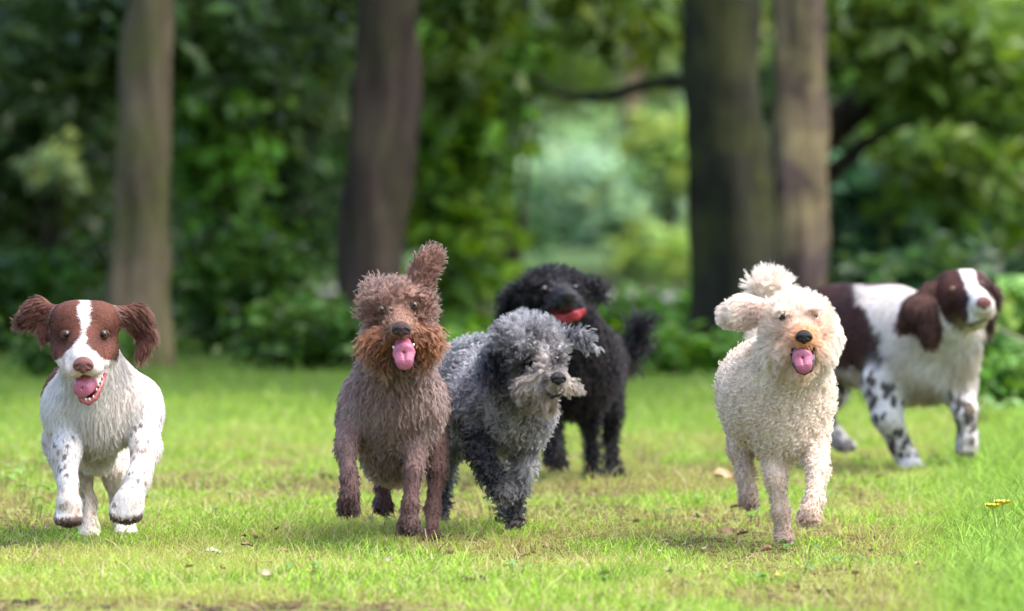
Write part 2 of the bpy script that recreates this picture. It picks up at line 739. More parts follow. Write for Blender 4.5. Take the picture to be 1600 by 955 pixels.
def nose(body, dog, px, py, w_px, h_px, mat, push=.0, tilt=0, yaw=0):
    c, n = body.hit(px, py, 3)
    b = Body(body.d0, 840, 800)
    b.s = body.s
    s = body.s
    w, h = w_px * s / 2, h_px * s / 2
    c = c + np.array([0, w * .25 - push * s, 0])
    ca, sa = math.cos(math.radians(yaw)), math.sin(math.radians(yaw))
    rot = lambda v: np.array([v[0] * ca - v[1] * sa, v[0] * sa + v[1] * ca, v[2]])

    def e(off, r, k=.005):
        M = np.array(Matrix.Rotation(math.radians(yaw), 3, 'Z') @ Matrix.Rotation(math.radians(tilt), 3, 'X'))
        b.prims.append(dict(t='e', c=c + rot(np.array(off)), r=np.array(r), M=M, k=k, reg='n', hl=0, lift=0, dens=1, flow=np.zeros(3), flat=None))
    e((0, 0, h * .15), (w * .85, w * .75, h * .8))
    e((-w * .5, -w * .1, -h * .1), (w * .52, w * .6, h * .62))
    e((w * .5, -w * .1, -h * .1), (w * .52, w * .6, h * .62))
    e((0, -w * .15, -h * .55), (w * .34, w * .5, h * .5))
    for sg in (-1, 1):
        A = c + rot(np.array((sg * w * .48, -w * .78, -h * .12)))
        B = c + rot(np.array((sg * w * .82, -w * .5, -h * .32)))
        b.subs.append(dict(t='c', a=A, b=B, ra=w * .22, rb=w * .12, k=.003, flat=None))
    lo = b.surface(min(.0016, w / 9))
    mesh_np('nose', b.V, b.F, mat, dog)
    return (c, max(w, h) * 1.0)


def tongue(body, dog, pts, mat, thick=3.2, groove=True, k=.006):
    """pts: (px, py, dy, r_px) chain; flattened along the view, with a groove down the middle"""
    b = Body(body.d0, 840, 800)
    for a, c in zip(pts[:-1], pts[1:]):
        b.cap(a, c, 't', k=k, hl=0, lift=0, flat=(0, 1, .25, thick))
    if groove:
        for a, c in zip(pts[:-1], pts[1:]):
            A = (a[0], a[1], a[2] - a[3] * b.s / thick * 1.2, max(a[3] * .11, 1.0))
            Cc = (c[0], c[1], c[2] - c[3] * b.s / thick * 1.2, max(c[3] * .11, 1.0))
            b.cut(A, Cc, k=.004)
    b.surface(.0026)
    return mesh_np('tongue', b.V, b.F, mat, dog)


def teeth(body, dog, pts, size, up=1):
    for (px, py, dy) in pts:
        c = body.P(px, py, dy)
        h = size * body.s
        mb = MB()
        mb.tube([c, c + np.array([0, -h * .1, up * h * .6]), c + np.array([0, 0, up * h * 1.1])], [h * .38, h * .3, h * .06], 8)
        mb.build('tooth', M_TOOTH, dog)


def leg(b, pts, reg, paw=None, toes=0, **kw):
    """a chain of joints with a shaped paw: paw = (px, py, dy, rx, ry_depth, rz); toes spread towards the camera"""
    b.chain(pts, reg, **kw)
    if paw:
        px, py, dy, rx, ry, rz = paw
        pk = dict(kw)
        pk['k'] = .012
        b.ell((px, py, dy), (rx, ry, rz), 'paw', flow=(0, -.7, -.7), **{q: pk[q] for q in ('hl', 'lift', 'dens', 'k') if q in pk})
        if toes:
            for i in range(4):
                u = (i - 1.5) / 1.5
                b.ell((px + u * rx * .68, py + rz * .38, dy - (ry * .72 - abs(u) * ry * .22) * b.s), (rx * .33, ry * .56, rz * .52), 'paw',
                      flow=(0, -.7, -.7), **{**{q: pk[q] for q in ('hl', 'lift', 'dens') if q in pk}, 'k': .0035})
# ------------------------------------------------------------------ ground
def ground_h(x, y):
    p = np.stack([np.asarray(x, float), np.asarray(y, float), np.zeros(np.shape(x))], -1).reshape(-1, 3)
    h = (fbm(p * .9 + 3, 2) - .5) * .05 + (fbm(p * 4 + 30, 2) - .5) * .016
    h = h - .012
    px = 800 + FPX * p[:, 0] / p[:, 1]
    bank = sstep(.85, 1.5, p[:, 0] / (p[:, 1] * .09)) * .03
    far = sstep(24, 34, p[:, 1]) * fbm(p * .35 + 9, 2) * .12
    return (np.minimum(h, .006) + bank + far).reshape(np.shape(x))


def zones(p):
    """how worn, how lush and how weedy the ground is at points p"""
    n1 = fbm(p * np.array([1.3, .8, 1]) + 11, 3)
    n2 = fbm(p * np.array([5, 3, 1]) + 21, 3)
    u = p[:, 0] / (.09 * p[:, 1])           # -1..1 across the clearing
    worn = sstep(.46, .58, n1 * .55 + n2 * .45) * .75
    strip = np.exp(-((p[:, 1] - 12.75) / .22) ** 2) * sstep(.0, -.35, u) + np.exp(-((p[:, 1] - 12.55) / .12) ** 2)
    worn = np.maximum(worn, strip * sstep(.25, .46, n2))
    strip2 = np.exp(-((p[:, 1] - 18.6) / .5) ** 2) * np.exp(-((p[:, 0] - 1.05) / .35) ** 2)
    strip3 = np.exp(-((p[:, 1] - 18.8) / .35) ** 2) * np.exp(-((p[:, 0] + .8) / .35) ** 2)
    worn = np.maximum(worn, (strip2 + strip3) * sstep(.35, .5, n2))
    lush = np.maximum(sstep(.72, .98, u + .25 * (n1 - .5)), sstep(18.5, 23, p[:, 1] + 3 * (n1 - .5)))
    worn = worn * (1 - .8 * lush)
    return worn, lush, n1, n2


def ground():
    m, nt, out = mat_new('forest_ground')
    L = nt.links.new
    tc = nt.nodes.new('ShaderNodeTexCoord')
    n1 = nt.nodes.new('ShaderNodeTexNoise')
    n1.inputs['Scale'].default_value = 9
    n1.inputs['Detail'].default_value = 8
    n2 = nt.nodes.new('ShaderNodeTexNoise')
    n2.inputs['Scale'].default_value = 120
    n2.inputs['Detail'].default_value = 4
    at_ = nt.nodes.new('ShaderNodeAttribute')
    at_.attribute_name = 'col'
    p = nt.nodes.new('ShaderNodeBsdfPrincipled')
    p.inputs['Roughness'].default_value = .95
    p.inputs['Specular IOR Level'].default_value = .1
    mx = nt.nodes.new('ShaderNodeMix')
    mx.data_type = 'RGBA'
    mx.blend_type = 'MULTIPLY'
    mx.inputs[0].default_value = .8
    cr = nt.nodes.new('ShaderNodeValToRGB')
    cr.color_ramp.elements[0].position, cr.color_ramp.elements[1].position = .3, .7
    cr.color_ramp.elements[0].color = (.45, .42, .38, 1)
    cr.color_ramp.elements[1].color = (1, 1, 1, 1)
    L(tc.outputs['Object'], n1.inputs['Vector'])
    L(tc.outputs['Object'], n2.inputs['Vector'])
    L(n2.outputs['Fac'], cr.inputs[0])
    L(at_.outputs['Color'], mx.inputs[6])
    L(cr.outputs[0], mx.inputs[7])
    L(mx.outputs[2], p.inputs['Base Color'])
    b = nt.nodes.new('ShaderNodeBump')
    b.inputs['Strength'].default_value = .8
    b.inputs['Distance'].default_value = .02
    L(n2.outputs['Fac'], b.inputs['Height'])
    L(b.outputs[0], p.inputs['Normal'])
    L(p.outputs[0], out.inputs[0])
    # one sheet, fine near the dogs, coarse to the horizon
    ys = np.concatenate([[-400, -100, -20, 0, 6], np.arange(9, 30, .12), np.arange(30, 60, .6), [65, 75, 90, 120, 200, 500, 1500]])
    xs = np.concatenate([[-1500, -300, -80, -30, -15], np.arange(-8, 8.01, .12), [15, 30, 80, 300, 1500]])
    X, Y = np.meshgrid(xs, ys)
    Z = ground_h(X, np.maximum(Y, 6)) * (np.abs(X) < 40)
    V = np.stack([X, Y, Z], -1).reshape(-1, 3)
    nx, ny = len(xs), len(ys)
    i = np.arange(ny - 1)[:, None] * nx + np.arange(nx - 1)[None]
    Fq = np.stack([i, i + 1, i + 1 + nx, i + nx], -1).reshape(-1, 4)
    worn, lush, n1_, n2_ = zones(np.maximum(V, [-99, 6, -9]))
    col = np.tile(np.array((.085, .105, .022)), (len(V), 1))
    col = paint(col, (.16, .135, .045), sstep(.4, .6, n2_) * .6)
    col = paint(col, (.12, .085, .055), worn)
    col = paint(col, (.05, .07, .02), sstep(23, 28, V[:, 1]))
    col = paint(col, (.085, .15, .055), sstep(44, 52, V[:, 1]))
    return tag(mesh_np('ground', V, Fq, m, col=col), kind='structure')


def gz(x, y):
    return float(ground_h(np.array([x]), np.array([y]))[0])


def blades(name, n, y0, y1, rs, length, rad, pts=None, keep=None, lean=.45, col_fn=None, kpts=5):
    if pts is None:
        u = rs.rand(n)
        y = (y0 ** -.6 + u * (y1 ** -.6 - y0 ** -.6)) ** (-1 / .6)
        x = (rs.rand(n) * 2 - 1) * (.09 * y + .9)
        p = np.stack([x, y, np.zeros(n)], -1)
    else:
        p = pts.copy()
    worn, lush, n1, n2 = zones(p)
    if keep is not None:
        m = rs.rand(len(p)) < keep(p, worn, lush, n1, n2)
        p, worn, lush, n1, n2 = p[m], worn[m], lush[m], n1[m], n2[m]
    n = len(p)
    p[:, 2] = ground_h(p[:, 0], p[:, 1]) - .004
    L = length(p, worn, lush, n1, n2, rs)
    a = rs.rand(n) * 2 * math.pi
    ln = lean * (.3 + 1.1 * rs.rand(n))
    h = np.stack([np.cos(a), np.sin(a), np.zeros(n)], -1)
    t = np.linspace(0, 1, kpts)
    P = p[:, None] + (L[:, None] * t)[..., None] * np.array([0, 0, 1.0]) * (1 - .35 * (ln[:, None] * t ** 1.5))[..., None] \
        + (L[:, None] * (ln[:, None] * t ** 1.8))[..., None] * h[:, None]
    r = rad(p, lush, rs)[:, None] * (1 - t ** 2.2 * .9)[None]
    col = col_fn(p, worn, lush, n1, n2, rs)
    return tag(curves_np(name, P, r, np.clip(col, .005, .9), M_GRASS), kind='stuff')


def grass():
    rs = np.random.RandomState(4)

    def colf(p, worn, lush, n1, n2, rs):
        n = len(p)
        g = np.array((.235, .380, .058))
        col = np.tile(g, (n, 1)) * np.exp(.42 * rs.randn(n, 1)).clip(.3, 2.2)
        yel = sstep(.40, .62, n2 + .25 * (rs.rand(n) - .5))
        col = paint(col, (.52, .48, .17), yel * .42 * (1 - lush))
        col = paint(col, (.66, .58, .32), (rs.rand(n) < .13 * (1 - .6 * lush)) * .9)
        col = paint(col, (.30, .21, .10), (rs.rand(n) < .05 + .30 * worn) * .85)
        col = paint(col, (.085, .165, .035), sstep(20.5, 24.5, p[:, 1] + 2.5 * (n1 - .5)) * .8)  # canopy shade at the back of the clearing put into blade colour
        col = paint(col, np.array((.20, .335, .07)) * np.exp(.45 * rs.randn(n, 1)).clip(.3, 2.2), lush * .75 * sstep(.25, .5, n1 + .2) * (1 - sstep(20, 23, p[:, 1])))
        return col

    def lenf(p, worn, lush, n1, n2, rs):
        b = .024 + .016 * n1 + .014 * lush + .01 * sstep(.8, 1.0, p[:, 0] / (.09 * p[:, 1])) * lush
        tuft = sstep(.55, .72, n2) * .022
        return (b + tuft) * (.55 + .9 * rs.rand(len(p))) * (1 - .45 * worn) * (1 + .9 * (rs.rand(len(p)) < .035))

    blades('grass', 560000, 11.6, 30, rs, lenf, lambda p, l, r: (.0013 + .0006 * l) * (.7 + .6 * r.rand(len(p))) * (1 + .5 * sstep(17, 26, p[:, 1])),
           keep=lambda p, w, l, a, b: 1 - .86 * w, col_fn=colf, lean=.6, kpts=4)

    # pale thatch and moss lying flat between the blades
    def colm(p, worn, lush, n1, n2, rs):
        n = len(p)
        col = np.tile(np.array((.42, .36, .17)), (n, 1)) * (.5 + .9 * rs.rand(n, 1))
        return paint(col, (.16, .11, .07), (rs.rand(n) < .25 + .4 * worn) * 1.0)
    blades('dry_thatch', 60000, 11.8, 22, rs, lambda p, w, l, a, b, r: .02 + .03 * r.rand(len(p)), lambda p, l, r: .0008 + .0006 * r.rand(len(p)),
           keep=lambda p, w, l, a, b: .25 + .6 * w - .2 * l, col_fn=colm, lean=2.6, kpts=4)


def grass_tuft(px, py, n, rad_m, h, label, group=None, col=(.13, .26, .035), name='grass_tuft', lean=.9, rs=None, bl=.0016):
    rs = rs or np.random.RandomState(int(px))
    c = on_ground(px, py)
    a, r = rs.rand(n) * 6.283, rad_m * np.sqrt(rs.rand(n))
    p = c + np.stack([np.cos(a) * r, np.sin(a) * r, np.zeros(n)], -1)
    p[:, 2] = ground_h(p[:, 0], p[:, 1]) - .004
    L = h * (.45 + .75 * rs.rand(n))
    aa = a + .8 * rs.randn(n)
    hd = np.stack([np.cos(aa), np.sin(aa), np.zeros(n)], -1)
    ln = lean * (.25 + .9 * rs.rand(n))
    # flat bent blades as real strips
    k = 5
    t = np.linspace(0, 1, k)
    P = p[:, None] + (L[:, None] * t * (1 - .38 * ln[:, None] * t))[..., None] * np.array([0, 0, 1.0]) + (L[:, None] * ln[:, None] * t ** 1.7)[..., None] * hd[:, None]
    sd = np.stack([-np.sin(aa + rs.randn(n)), np.cos(aa), np.zeros(n)], -1)
    wd = bl * (.7 + .6 * rs.rand(n))[:, None] * (1 - t ** 2 * .95)[None]
    A, B = P + wd[..., None] * sd[:, None], P - wd[..., None] * sd[:, None]
    V = np.stack([A, B], 2).reshape(-1, 3)
    base = (np.arange(n) * 2 * k)[:, None]
    j = np.arange(k - 1)[None] * 2
    Fq = np.stack([base + j, base + j + 1, base + j + 3, base + j + 2], -1).reshape(-1, 4)
    cc = np.repeat(np.array(col) * (.7 + .7 * rs.rand(n, 1)), 2 * k, 0)
    o = mesh_np(name, V, Fq, M_GRASS, col=cc, origin=(c[0], c[1], 0))
    return tag(o, label, 'grass tuft', group)


# ------------------------------------------------------------------ leaves, trees, shrubs
def leaf_cloud(rs, cen, per, spread, size, cols, up=.55, asp=.55):
    """leaf quads round cluster centres; cols is (len(cen) x 3)"""
    n = len(cen) * per
    ci = np.repeat(np.arange(len(cen)), per)
    p = cen[ci] + rs.randn(n, 3) * spread * np.array([1, 1, .6])
    a = rs.rand(n) * 6.283
    d = np.stack([np.cos(a), np.sin(a), -.35 + .5 * rs.randn(n)], -1)
    d = nrm(d)
    nn = nrm(np.array([0, 0, up]) + .55 * rs.randn(n, 3))
    s = nrm(np.cross(d, nn))
    up_ = np.cross(s, d)
    L = (size * (.55 + .8 * rs.rand(n)))[:, None]
    W = L * asp * .5
    V = np.stack([p, p + d * L * .5 + s * W + up_ * W * .25, p + d * L - up_ * L * .1, p + d * L * .5 - s * W + up_ * W * .25], 1).reshape(-1, 3)
    Fq = np.arange(n * 4).reshape(-1, 4)
    c = cols[ci] * (.7 + .6 * rs.rand(n, 1))
    return V, Fq, np.repeat(c, 4, 0)


def bark(name, c1, c2, moss=0., stripe=None):
    m, nt, out = mat_new(name)
    L = nt.links.new
    tc = nt.nodes.new('ShaderNodeTexCoord')
    mp = nt.nodes.new('ShaderNodeMapping')
    mp.inputs['Scale'].default_value = (6, 6, 1.1)
    n1 = nt.nodes.new('ShaderNodeTexNoise')
    n1.inputs['Scale'].default_value = 1.6
    n1.inputs['Detail'].default_value = 7
    n1.inputs['Roughness'].default_value = .65
    n2 = nt.nodes.new('ShaderNodeTexNoise')
    n2.inputs['Scale'].default_value = 3.2
    n2.inputs['Detail'].default_value = 5
    L(tc.outputs['Object'], mp.inputs[0])
    L(mp.outputs[0], n1.inputs['Vector'])
    L(tc.outputs['Object'], n2.inputs['Vector'])
    mx = nt.nodes.new('ShaderNodeMix')
    mx.data_type = 'RGBA'
    r1 = nt.nodes.new('ShaderNodeMapRange')
    r1.inputs[1].default_value, r1.inputs[2].default_value = .35, .65
    L(n1.outputs['Fac'], r1.inputs[0])
    L(r1.outputs[0], mx.inputs[0])
    mx.inputs[6].default_value, mx.inputs[7].default_value = (*c1, 1), (*c2, 1)
    m2 = nt.nodes.new('ShaderNodeMix')
    m2.data_type = 'RGBA'
    r2 = nt.nodes.new('ShaderNodeMapRange')
    r2.inputs[1].default_value, r2.inputs[2].default_value = .45, .62
    r2.inputs[4].default_value = moss
    L(n2.outputs['Fac'], r2.inputs[0])
    L(r2.outputs[0], m2.inputs[0])
    L(mx.outputs[2], m2.inputs[6])
    m2.inputs[7].default_value = (.085, .095, .028, 1) if stripe is None else (*stripe, 1)
    p = nt.nodes.new('ShaderNodeBsdfPrincipled')
    p.inputs['Roughness'].default_value = .9
    p.inputs['Specular IOR Level'].default_value = .15
    L(m2.outputs[2], p.inputs['Base Color'])
    b = nt.nodes.new('ShaderNodeBump')
    b.inputs['Strength'].default_value = 1
    b.inputs['Distance'].default_value = .06
    L(n1.outputs['Fac'], b.inputs['Height'])
    L(b.outputs[0], p.inputs['Normal'])
    L(p.outputs[0], out.inputs[0])
    return m


def spline(pts, n):
    pts = np.asarray(pts, float)
    t = np.concatenate([[0], np.cumsum(np.linalg.norm(np.diff(pts[:, :3], axis=0), axis=1))])
    tt = np.linspace(0, t[-1], n)
    return np.stack([np.interp(tt, t, pts[:, k]) for k in range(pts.shape[1])], -1)


def trunk_mesh(name, pts, mat, parent, seg=22, n=60, rough=.06, seed=0):
    """pts: x, y, z, radius"""
    S = spline(pts, n)
    for _ in range(3):
        S[1:-1] = .25 * S[:-2] + .5 * S[1:-1] + .25 * S[2:]
    c, r = S[:, :3], S[:, 3]
    T = nrm(np.gradient(c, axis=0))
    ref = np.array([.05, 1.0, 0])
    U = nrm(np.cross(T, ref))
    W = np.cross(T, U)
    a = np.arange(seg) * 2 * math.pi / seg
    ring = c[:, None] + r[:, None, None] * (np.cos(a)[None, :, None] * U[:, None] + np.sin(a)[None, :, None] * W[:, None])
    q = ring.reshape(-1, 3)
    dis = (fbm(q * np.array([9, 9, 1.6]) + seed, 3) - .5) * 2 * rough
    q = q + dis[:, None] * nrm(q - np.repeat(c, seg, 0))
    i = (np.arange(n - 1)[:, None] * seg)
    j = np.arange(seg)[None]
    Fq = np.stack([i + j, i + (j + 1) % seg, i + seg + (j + 1) % seg, i + seg + j], -1).reshape(-1, 4)
    return mesh_np(name, q, Fq, mat, parent)


def crown_leaves(rs, cx, cy, z0, z1, rx, ry, nc, per, size, col, var=.35, shape=.6, yellow=.25):
    u = nrm(rs.randn(nc, 3)) * (rs.rand(nc, 1) ** shape)
    cen = np.array([cx, cy, (z0 + z1) / 2]) + u * np.array([rx, ry, (z1 - z0) / 2])
    cols = np.tile(np.array(col), (nc, 1)) * np.exp(var * 1.0 * rs.randn(nc, 1)).clip(.35, 2.2)
    cols = paint(cols, np.array(col) * np.array([1.7, 1.3, .8]), (rs.rand(nc) < yellow) * .7)
    return cen, cols


def tree(label, vis, Y, mat, crown=150, limbs=(), seed=0, top=9.0, col=(.055, .105, .022), flare=1.35, boughs=(), per=18, lsize=.17):
    """vis: (px, py, half width px) up the visible trunk at distance Y; boughs: leafy sprays (px, py, dY, radius m, clusters)"""
    rs = np.random.RandomState(seed)
    k = Y / FPX
    b = at(vis[0][0], vis[0][1], Y)
    t = empty('tree', (b[0], Y, gz(b[0], Y)), label, 'tree', 'trees of the wood')
    pts = [(b[0], Y, -.08, vis[0][2] * k * flare)]
    for px, py, hw in vis:
        q = at(px, py, Y)
        if q[2] > .12:
            pts.append((q[0], Y, q[2], hw * k))
    x1, z1, r1 = pts[-1][0], pts[-1][2], pts[-1][3]
    x0, z0 = pts[-2][0], pts[-2][2]
    sl = np.clip((x1 - x0) / max(z1 - z0, .2), -.08, .08)
    for f in (.35, .7, 1):
        z = z1 + (top - z1) * f
        pts.append((x1 + sl * (z - z1), Y + .15 * f, z, r1 * (1 - .62 * f)))
    trunk_mesh('trunk', pts, mat, t, seed=seed, rough=.09, n=90)
    tx = pts[-1][0]
    for i in range(6):
        a = i * 2.4 + rs.rand()
        z = top * (.5 + .42 * i / 6)
        L = 2.6 - .2 * i
        q0 = np.array([x1 + sl * (z - z1), Y + .1, z])
        e = q0 + np.array([math.cos(a) * L, math.sin(a) * L, 1.1])
        trunk_mesh('limb', [(*q0, r1 * .45), (*((q0 + e) / 2 + [0, 0, .25]), r1 * .3), (*e, r1 * .1)], mat, t, seg=10, n=14, rough=.02, seed=seed + i)
    for lb in limbs:
        P = [(*at(px, py, Y + dy), hw * k) for px, py, dy, hw in lb]
        trunk_mesh('limb', P, mat, t, seg=12, n=24, rough=.02, seed=seed + 17)
    cs, cc = crown_leaves(rs, tx, Y, top * .45, top * 1.12, 3.0, 3.0, crown, 1, .2, col)
    Vs, Fs, Cs = [], [], []
    v, f, c = leaf_cloud(rs, cs, 26, .42, .24, cc)
    Vs.append(v); Fs.append(f); Cs.append(c)
    n0 = len(v)
    for px, py, dy, r, nc in boughs:
        q = at(px, py, Y + dy)
        cb, cl = crown_leaves(rs, q[0], q[1], q[2] - r * .55, q[2] + r * .55, r, r, nc, 1, .1, col, yellow=.3)
        v, f, c = leaf_cloud(rs, cb, per, .13, lsize, cl, up=.8)
        Vs.append(v); Fs.append(f + n0); Cs.append(c)
        n0 += len(v)
    mesh_np('crown', np.concatenate(Vs), np.concatenate(Fs), M_LEAF, t, np.concatenate(Cs), smooth=False)
    return t


def shrub(label, px, Y, w, h, nc, col, size=.15, per=16, seed=0, z0=.05, dep=None, var=.45, yellow=.25, stems=5, name='shrub', cat='shrub', spread=.12, group='undergrowth of the wood'):
    rs = np.random.RandomState(seed + 100)
    x = at(px, 500, Y)[0]
    t = empty(name, (x, Y, gz(x, Y)), label, cat, group)
    cen, cols = crown_leaves(rs, x, Y, z0, h, w / 2, (dep or w) / 2, nc, 1, size, col, var=var, shape=.45, yellow=yellow)
    cen[:, 2] = np.maximum(cen[:, 2], z0 + .1 * rs.rand(nc))
    v, f, c = leaf_cloud(rs, cen, per, spread, size, cols, up=.7)
    v[:, 2] = np.maximum(v[:, 2], .01)
    mesh_np('foliage', v, f, M_LEAF, t, c, smooth=False)
    for i in range(stems):
        e = cen[rs.randint(nc)]
        q0 = np.array([x + (rs.rand() - .5) * w * .25, Y + (rs.rand() - .5) * w * .25, -.05])
        m = (q0 + e) / 2 + np.array([0, 0, .15 * h])
        trunk_mesh('stem', [(*q0, .02 + .008 * h), (*m, .014), (*e, .005)], M_BARK_DARK, t, seg=7, n=10, rough=.004, seed=i)
    return t


M_BARK_DARK = bark('bark_dark', (.022, .018, .014), (.055, .045, .035))
M_BARK_OLIVE = bark('bark_olive', (.060, .047, .030), (.155, .125, .080), moss=.7)
M_BARK_BROWN = bark('bark_brown', (.020, .015, .013), (.062, .046, .037), moss=.2)
M_BARK_SHADE = bark('bark_green', (.018, .019, .012), (.038, .038, .026), moss=.5)
M_BARK_PALE = bark('bark_flaking', (.018, .013, .012), (.12, .086, .079), moss=.75, stripe=(.24, .20, .10))


def wood():
    tree('tall tree with pale olive bark behind the white and liver spaniel', [(212, 585, 50), (216, 480, 49), (224, 330, 46), (230, 160, 44), (237, 0, 43)], 26.5, M_BARK_OLIVE, seed=1,
         boughs=[(60, 40, 1.5, .8, 40), (340, 30, 1.2, .7, 34)], col=(.040, .080, .020))
    tree('tall dark brown tree right behind the rough coated brown dog', [(582, 580, 55), (588, 480, 50), (590, 300, 49), (597, 150, 49), (602, 0, 50)], 27, M_BARK_BROWN, seed=2,
         boughs=[(720, 0, 2.5, .32, 16), (480, 10, 2.0, .5, 26), (690, 130, 3.5, .26, 10)], col=(.060, .120, .022))
    tree('thick dark mossy tree left of the flaking trunk behind the cream dog', [(1150, 570, 66), (1149, 480, 62), (1146, 300, 60), (1122, 150, 56), (1122, 0, 53)], 28, M_BARK_SHADE, seed=3,
         limbs=[[(1195, 560, .15, 28), (1194, 330, .12, 24), (1180, 205, .05, 18), (1150, 120, 0, 14)],
                [(1085, 128, 0, 13), (1020, 128, .5, 10), (950, 152, 1.2, 9), (880, 150, 2, 7), (820, 118, 3, 5)]],
         boughs=[(900, 0, 3, .35, 16), (1010, 10, 4, .3, 12)], col=(.10, .17, .03), crown=70)
    tree('tree with flaking pink grey bark and a pale stripe behind the cream dog', [(1253, 575, 41), (1252, 480, 39), (1251, 300, 38), (1247, 150, 37), (1245, 0, 34)], 27.4, M_BARK_PALE, seed=4,
         boughs=[(1400, 10, 2.0, .7, 36)], col=(.09, .16, .03), crown=70)
    tree('dark forked tree with a bent limb reaching up to the right', [(1258, 560, 30), (1258, 420, 29), (1260, 300, 28), (1262, 180, 26), (1262, 60, 22), (1262, 0, 20)], 31, M_BARK_DARK, seed=5,
         limbs=[[(1262, 235, 0, 30), (1310, 190, 0, 29), (1348, 160, -.1, 25), (1400, 125, -.2, 20), (1450, 85, -.2, 15), (1490, 30, -.3, 12), (1500, -40, -.3, 10)],
                [(1262, 300, 0, 20), (1310, 262, -.1, 15), (1360, 215, -.2, 11), (1420, 190, -.4, 8), (1500, 150, -.6, 6)]],
         boughs=[(1430, 60, -.8, .55, 26), (1560, 120, -.5, .6, 30), (1500, 250, 1.2, .6, 28)], col=(.085, .165, .03), crown=70)
    tree('thin grey tree at the far right edge among pale leaves', [(1592, 540, 20), (1590, 400, 20), (1588, 250, 19), (1580, 100, 18), (1576, 0, 17)], 44, M_BARK_PALE, seed=6,
         boughs=[(1540, 60, -2, .9, 40)], col=(.13, .21, .04), crown=50)
    tree('grey far tree standing in the hazy gap', [(992, 470, 16), (990, 300, 15), (985, 100, 14), (982, 0, 13)], 66, M_BARK_PALE, seed=7, boughs=[(930, 60, 2, 1.4, 50), (1040, 30, 2, 1.3, 44)], col=(.16, .24, .06), lsize=.26, crown=50)
    tree('dark tree at the left edge of the wood', [(20, 560, 32), (24, 400, 30), (20, 200, 29), (12, 0, 28)], 37, M_BARK_DARK, seed=8, boughs=[(90, 130, -2, .9, 44), (20, 260, -2, .6, 26)], col=(.030, .062, .018))
    tree('slim shaded tree between the first two trunks', [(430, 540, 22), (426, 400, 20), (420, 200, 19), (425, 0, 18)], 42, M_BARK_DARK, seed=9, boughs=[(360, 120, -2, .9, 46), (470, 80, -3, .7, 36)], col=(.048, .098, .020))
    D, M_, B, Y_ = (.014, .042, .007), (.050, .132, .014), (.095, .22, .036), (.22, .35, .11)  # deep shade to sunlit: light contrast of the wood put into leaf colours
    P_ = (.24, .36, .17)

    def S(label, x0, x1, ytop, Y, nc, col, ybot=None, **kw):
        k = Y / FPX
        zt = at(800, ytop, Y)[2]
        zb = .03 if ybot is None else max(at(800, ybot, Y)[2], .03)
        shrub(label, (x0 + x1) / 2, Y, (x1 - x0) * k, zt, nc, col, z0=zb, **kw)
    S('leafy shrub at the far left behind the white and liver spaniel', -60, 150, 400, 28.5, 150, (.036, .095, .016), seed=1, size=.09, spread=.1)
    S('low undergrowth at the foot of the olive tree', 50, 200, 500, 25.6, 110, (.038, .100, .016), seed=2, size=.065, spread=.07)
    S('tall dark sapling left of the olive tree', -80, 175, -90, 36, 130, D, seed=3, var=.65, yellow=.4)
    S('sprig of pale shining leaves left of the olive tree', 50, 118, 228, 33, 9, P_, ybot=292, seed=4, size=.13, per=12, spread=.05, stems=2)  # sky glints on the leaves put into their pale colour
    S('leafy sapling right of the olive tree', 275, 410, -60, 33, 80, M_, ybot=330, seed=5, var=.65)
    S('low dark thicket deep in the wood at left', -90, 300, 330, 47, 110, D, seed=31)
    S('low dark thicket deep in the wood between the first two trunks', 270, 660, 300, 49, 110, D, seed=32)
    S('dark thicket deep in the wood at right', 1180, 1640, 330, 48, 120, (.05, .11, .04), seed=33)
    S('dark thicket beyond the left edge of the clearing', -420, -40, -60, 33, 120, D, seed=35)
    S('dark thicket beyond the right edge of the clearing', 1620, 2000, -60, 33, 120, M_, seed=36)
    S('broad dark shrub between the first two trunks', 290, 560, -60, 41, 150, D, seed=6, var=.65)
    S('bramble with pale leaf tips left of the brown tree', 285, 455, 345, 28, 120, (.040, .105, .016), seed=7, yellow=.3, size=.09, spread=.1)
    S('low bramble at the foot of the brown tree', 380, 570, 470, 26, 120, (.038, .100, .016), seed=8, size=.07, spread=.08)
    S('bright green young beech right of the brown tree', 640, 790, -40, 31, 110, (.10, .215, .026), seed=9, yellow=.45)
    S('leafy branch ends of a beech above the gap', 640, 900, -80, 36, 50, (.075, .17, .022), ybot=95, seed=10)
    S('bluish green bush left of the hazy gap', 750, 850, 260, 46, 34, (.12, .25, .11), ybot=400, seed=11, yellow=.1)
    S('low green shrub behind the grey dog', 640, 780, 535, 26, 60, B, seed=12, size=.09, spread=.07)
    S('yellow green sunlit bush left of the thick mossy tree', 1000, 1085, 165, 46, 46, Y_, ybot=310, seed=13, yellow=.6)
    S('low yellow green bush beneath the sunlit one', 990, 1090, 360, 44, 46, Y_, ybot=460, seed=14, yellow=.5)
    S('pale misty bushes far off in the gap', 780, 1085, 215, 62, 110, (.23, .35, .22), seed=34, size=.24, spread=.2, yellow=.1)  # haze of the gap put into the pale foliage colour
    S('low green bush beyond the tail of the black dog', 880, 1095, 505, 31, 80, B, seed=15)
    S('low shrub at the foot of the thick mossy tree', 985, 1110, 540, 25.8, 60, M_, seed=16, size=.09, spread=.07)
    S('laurel with broad blue green leaves right of the flaking tree', 1285, 1420, 255, 33, 40, (.075, .165, .085), ybot=420, seed=17, size=.26, per=9, yellow=0)
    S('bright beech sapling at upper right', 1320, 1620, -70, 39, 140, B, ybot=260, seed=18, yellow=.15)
    S('mid green shrub above the back of the side on spaniel', 1400, 1630, 230, 35, 90, M_, ybot=440, seed=19, yellow=.12)
    S('dusky shrub right behind the side on spaniel', 1290, 1630, 400, 27.5, 150, (.035, .085, .030), seed=20)
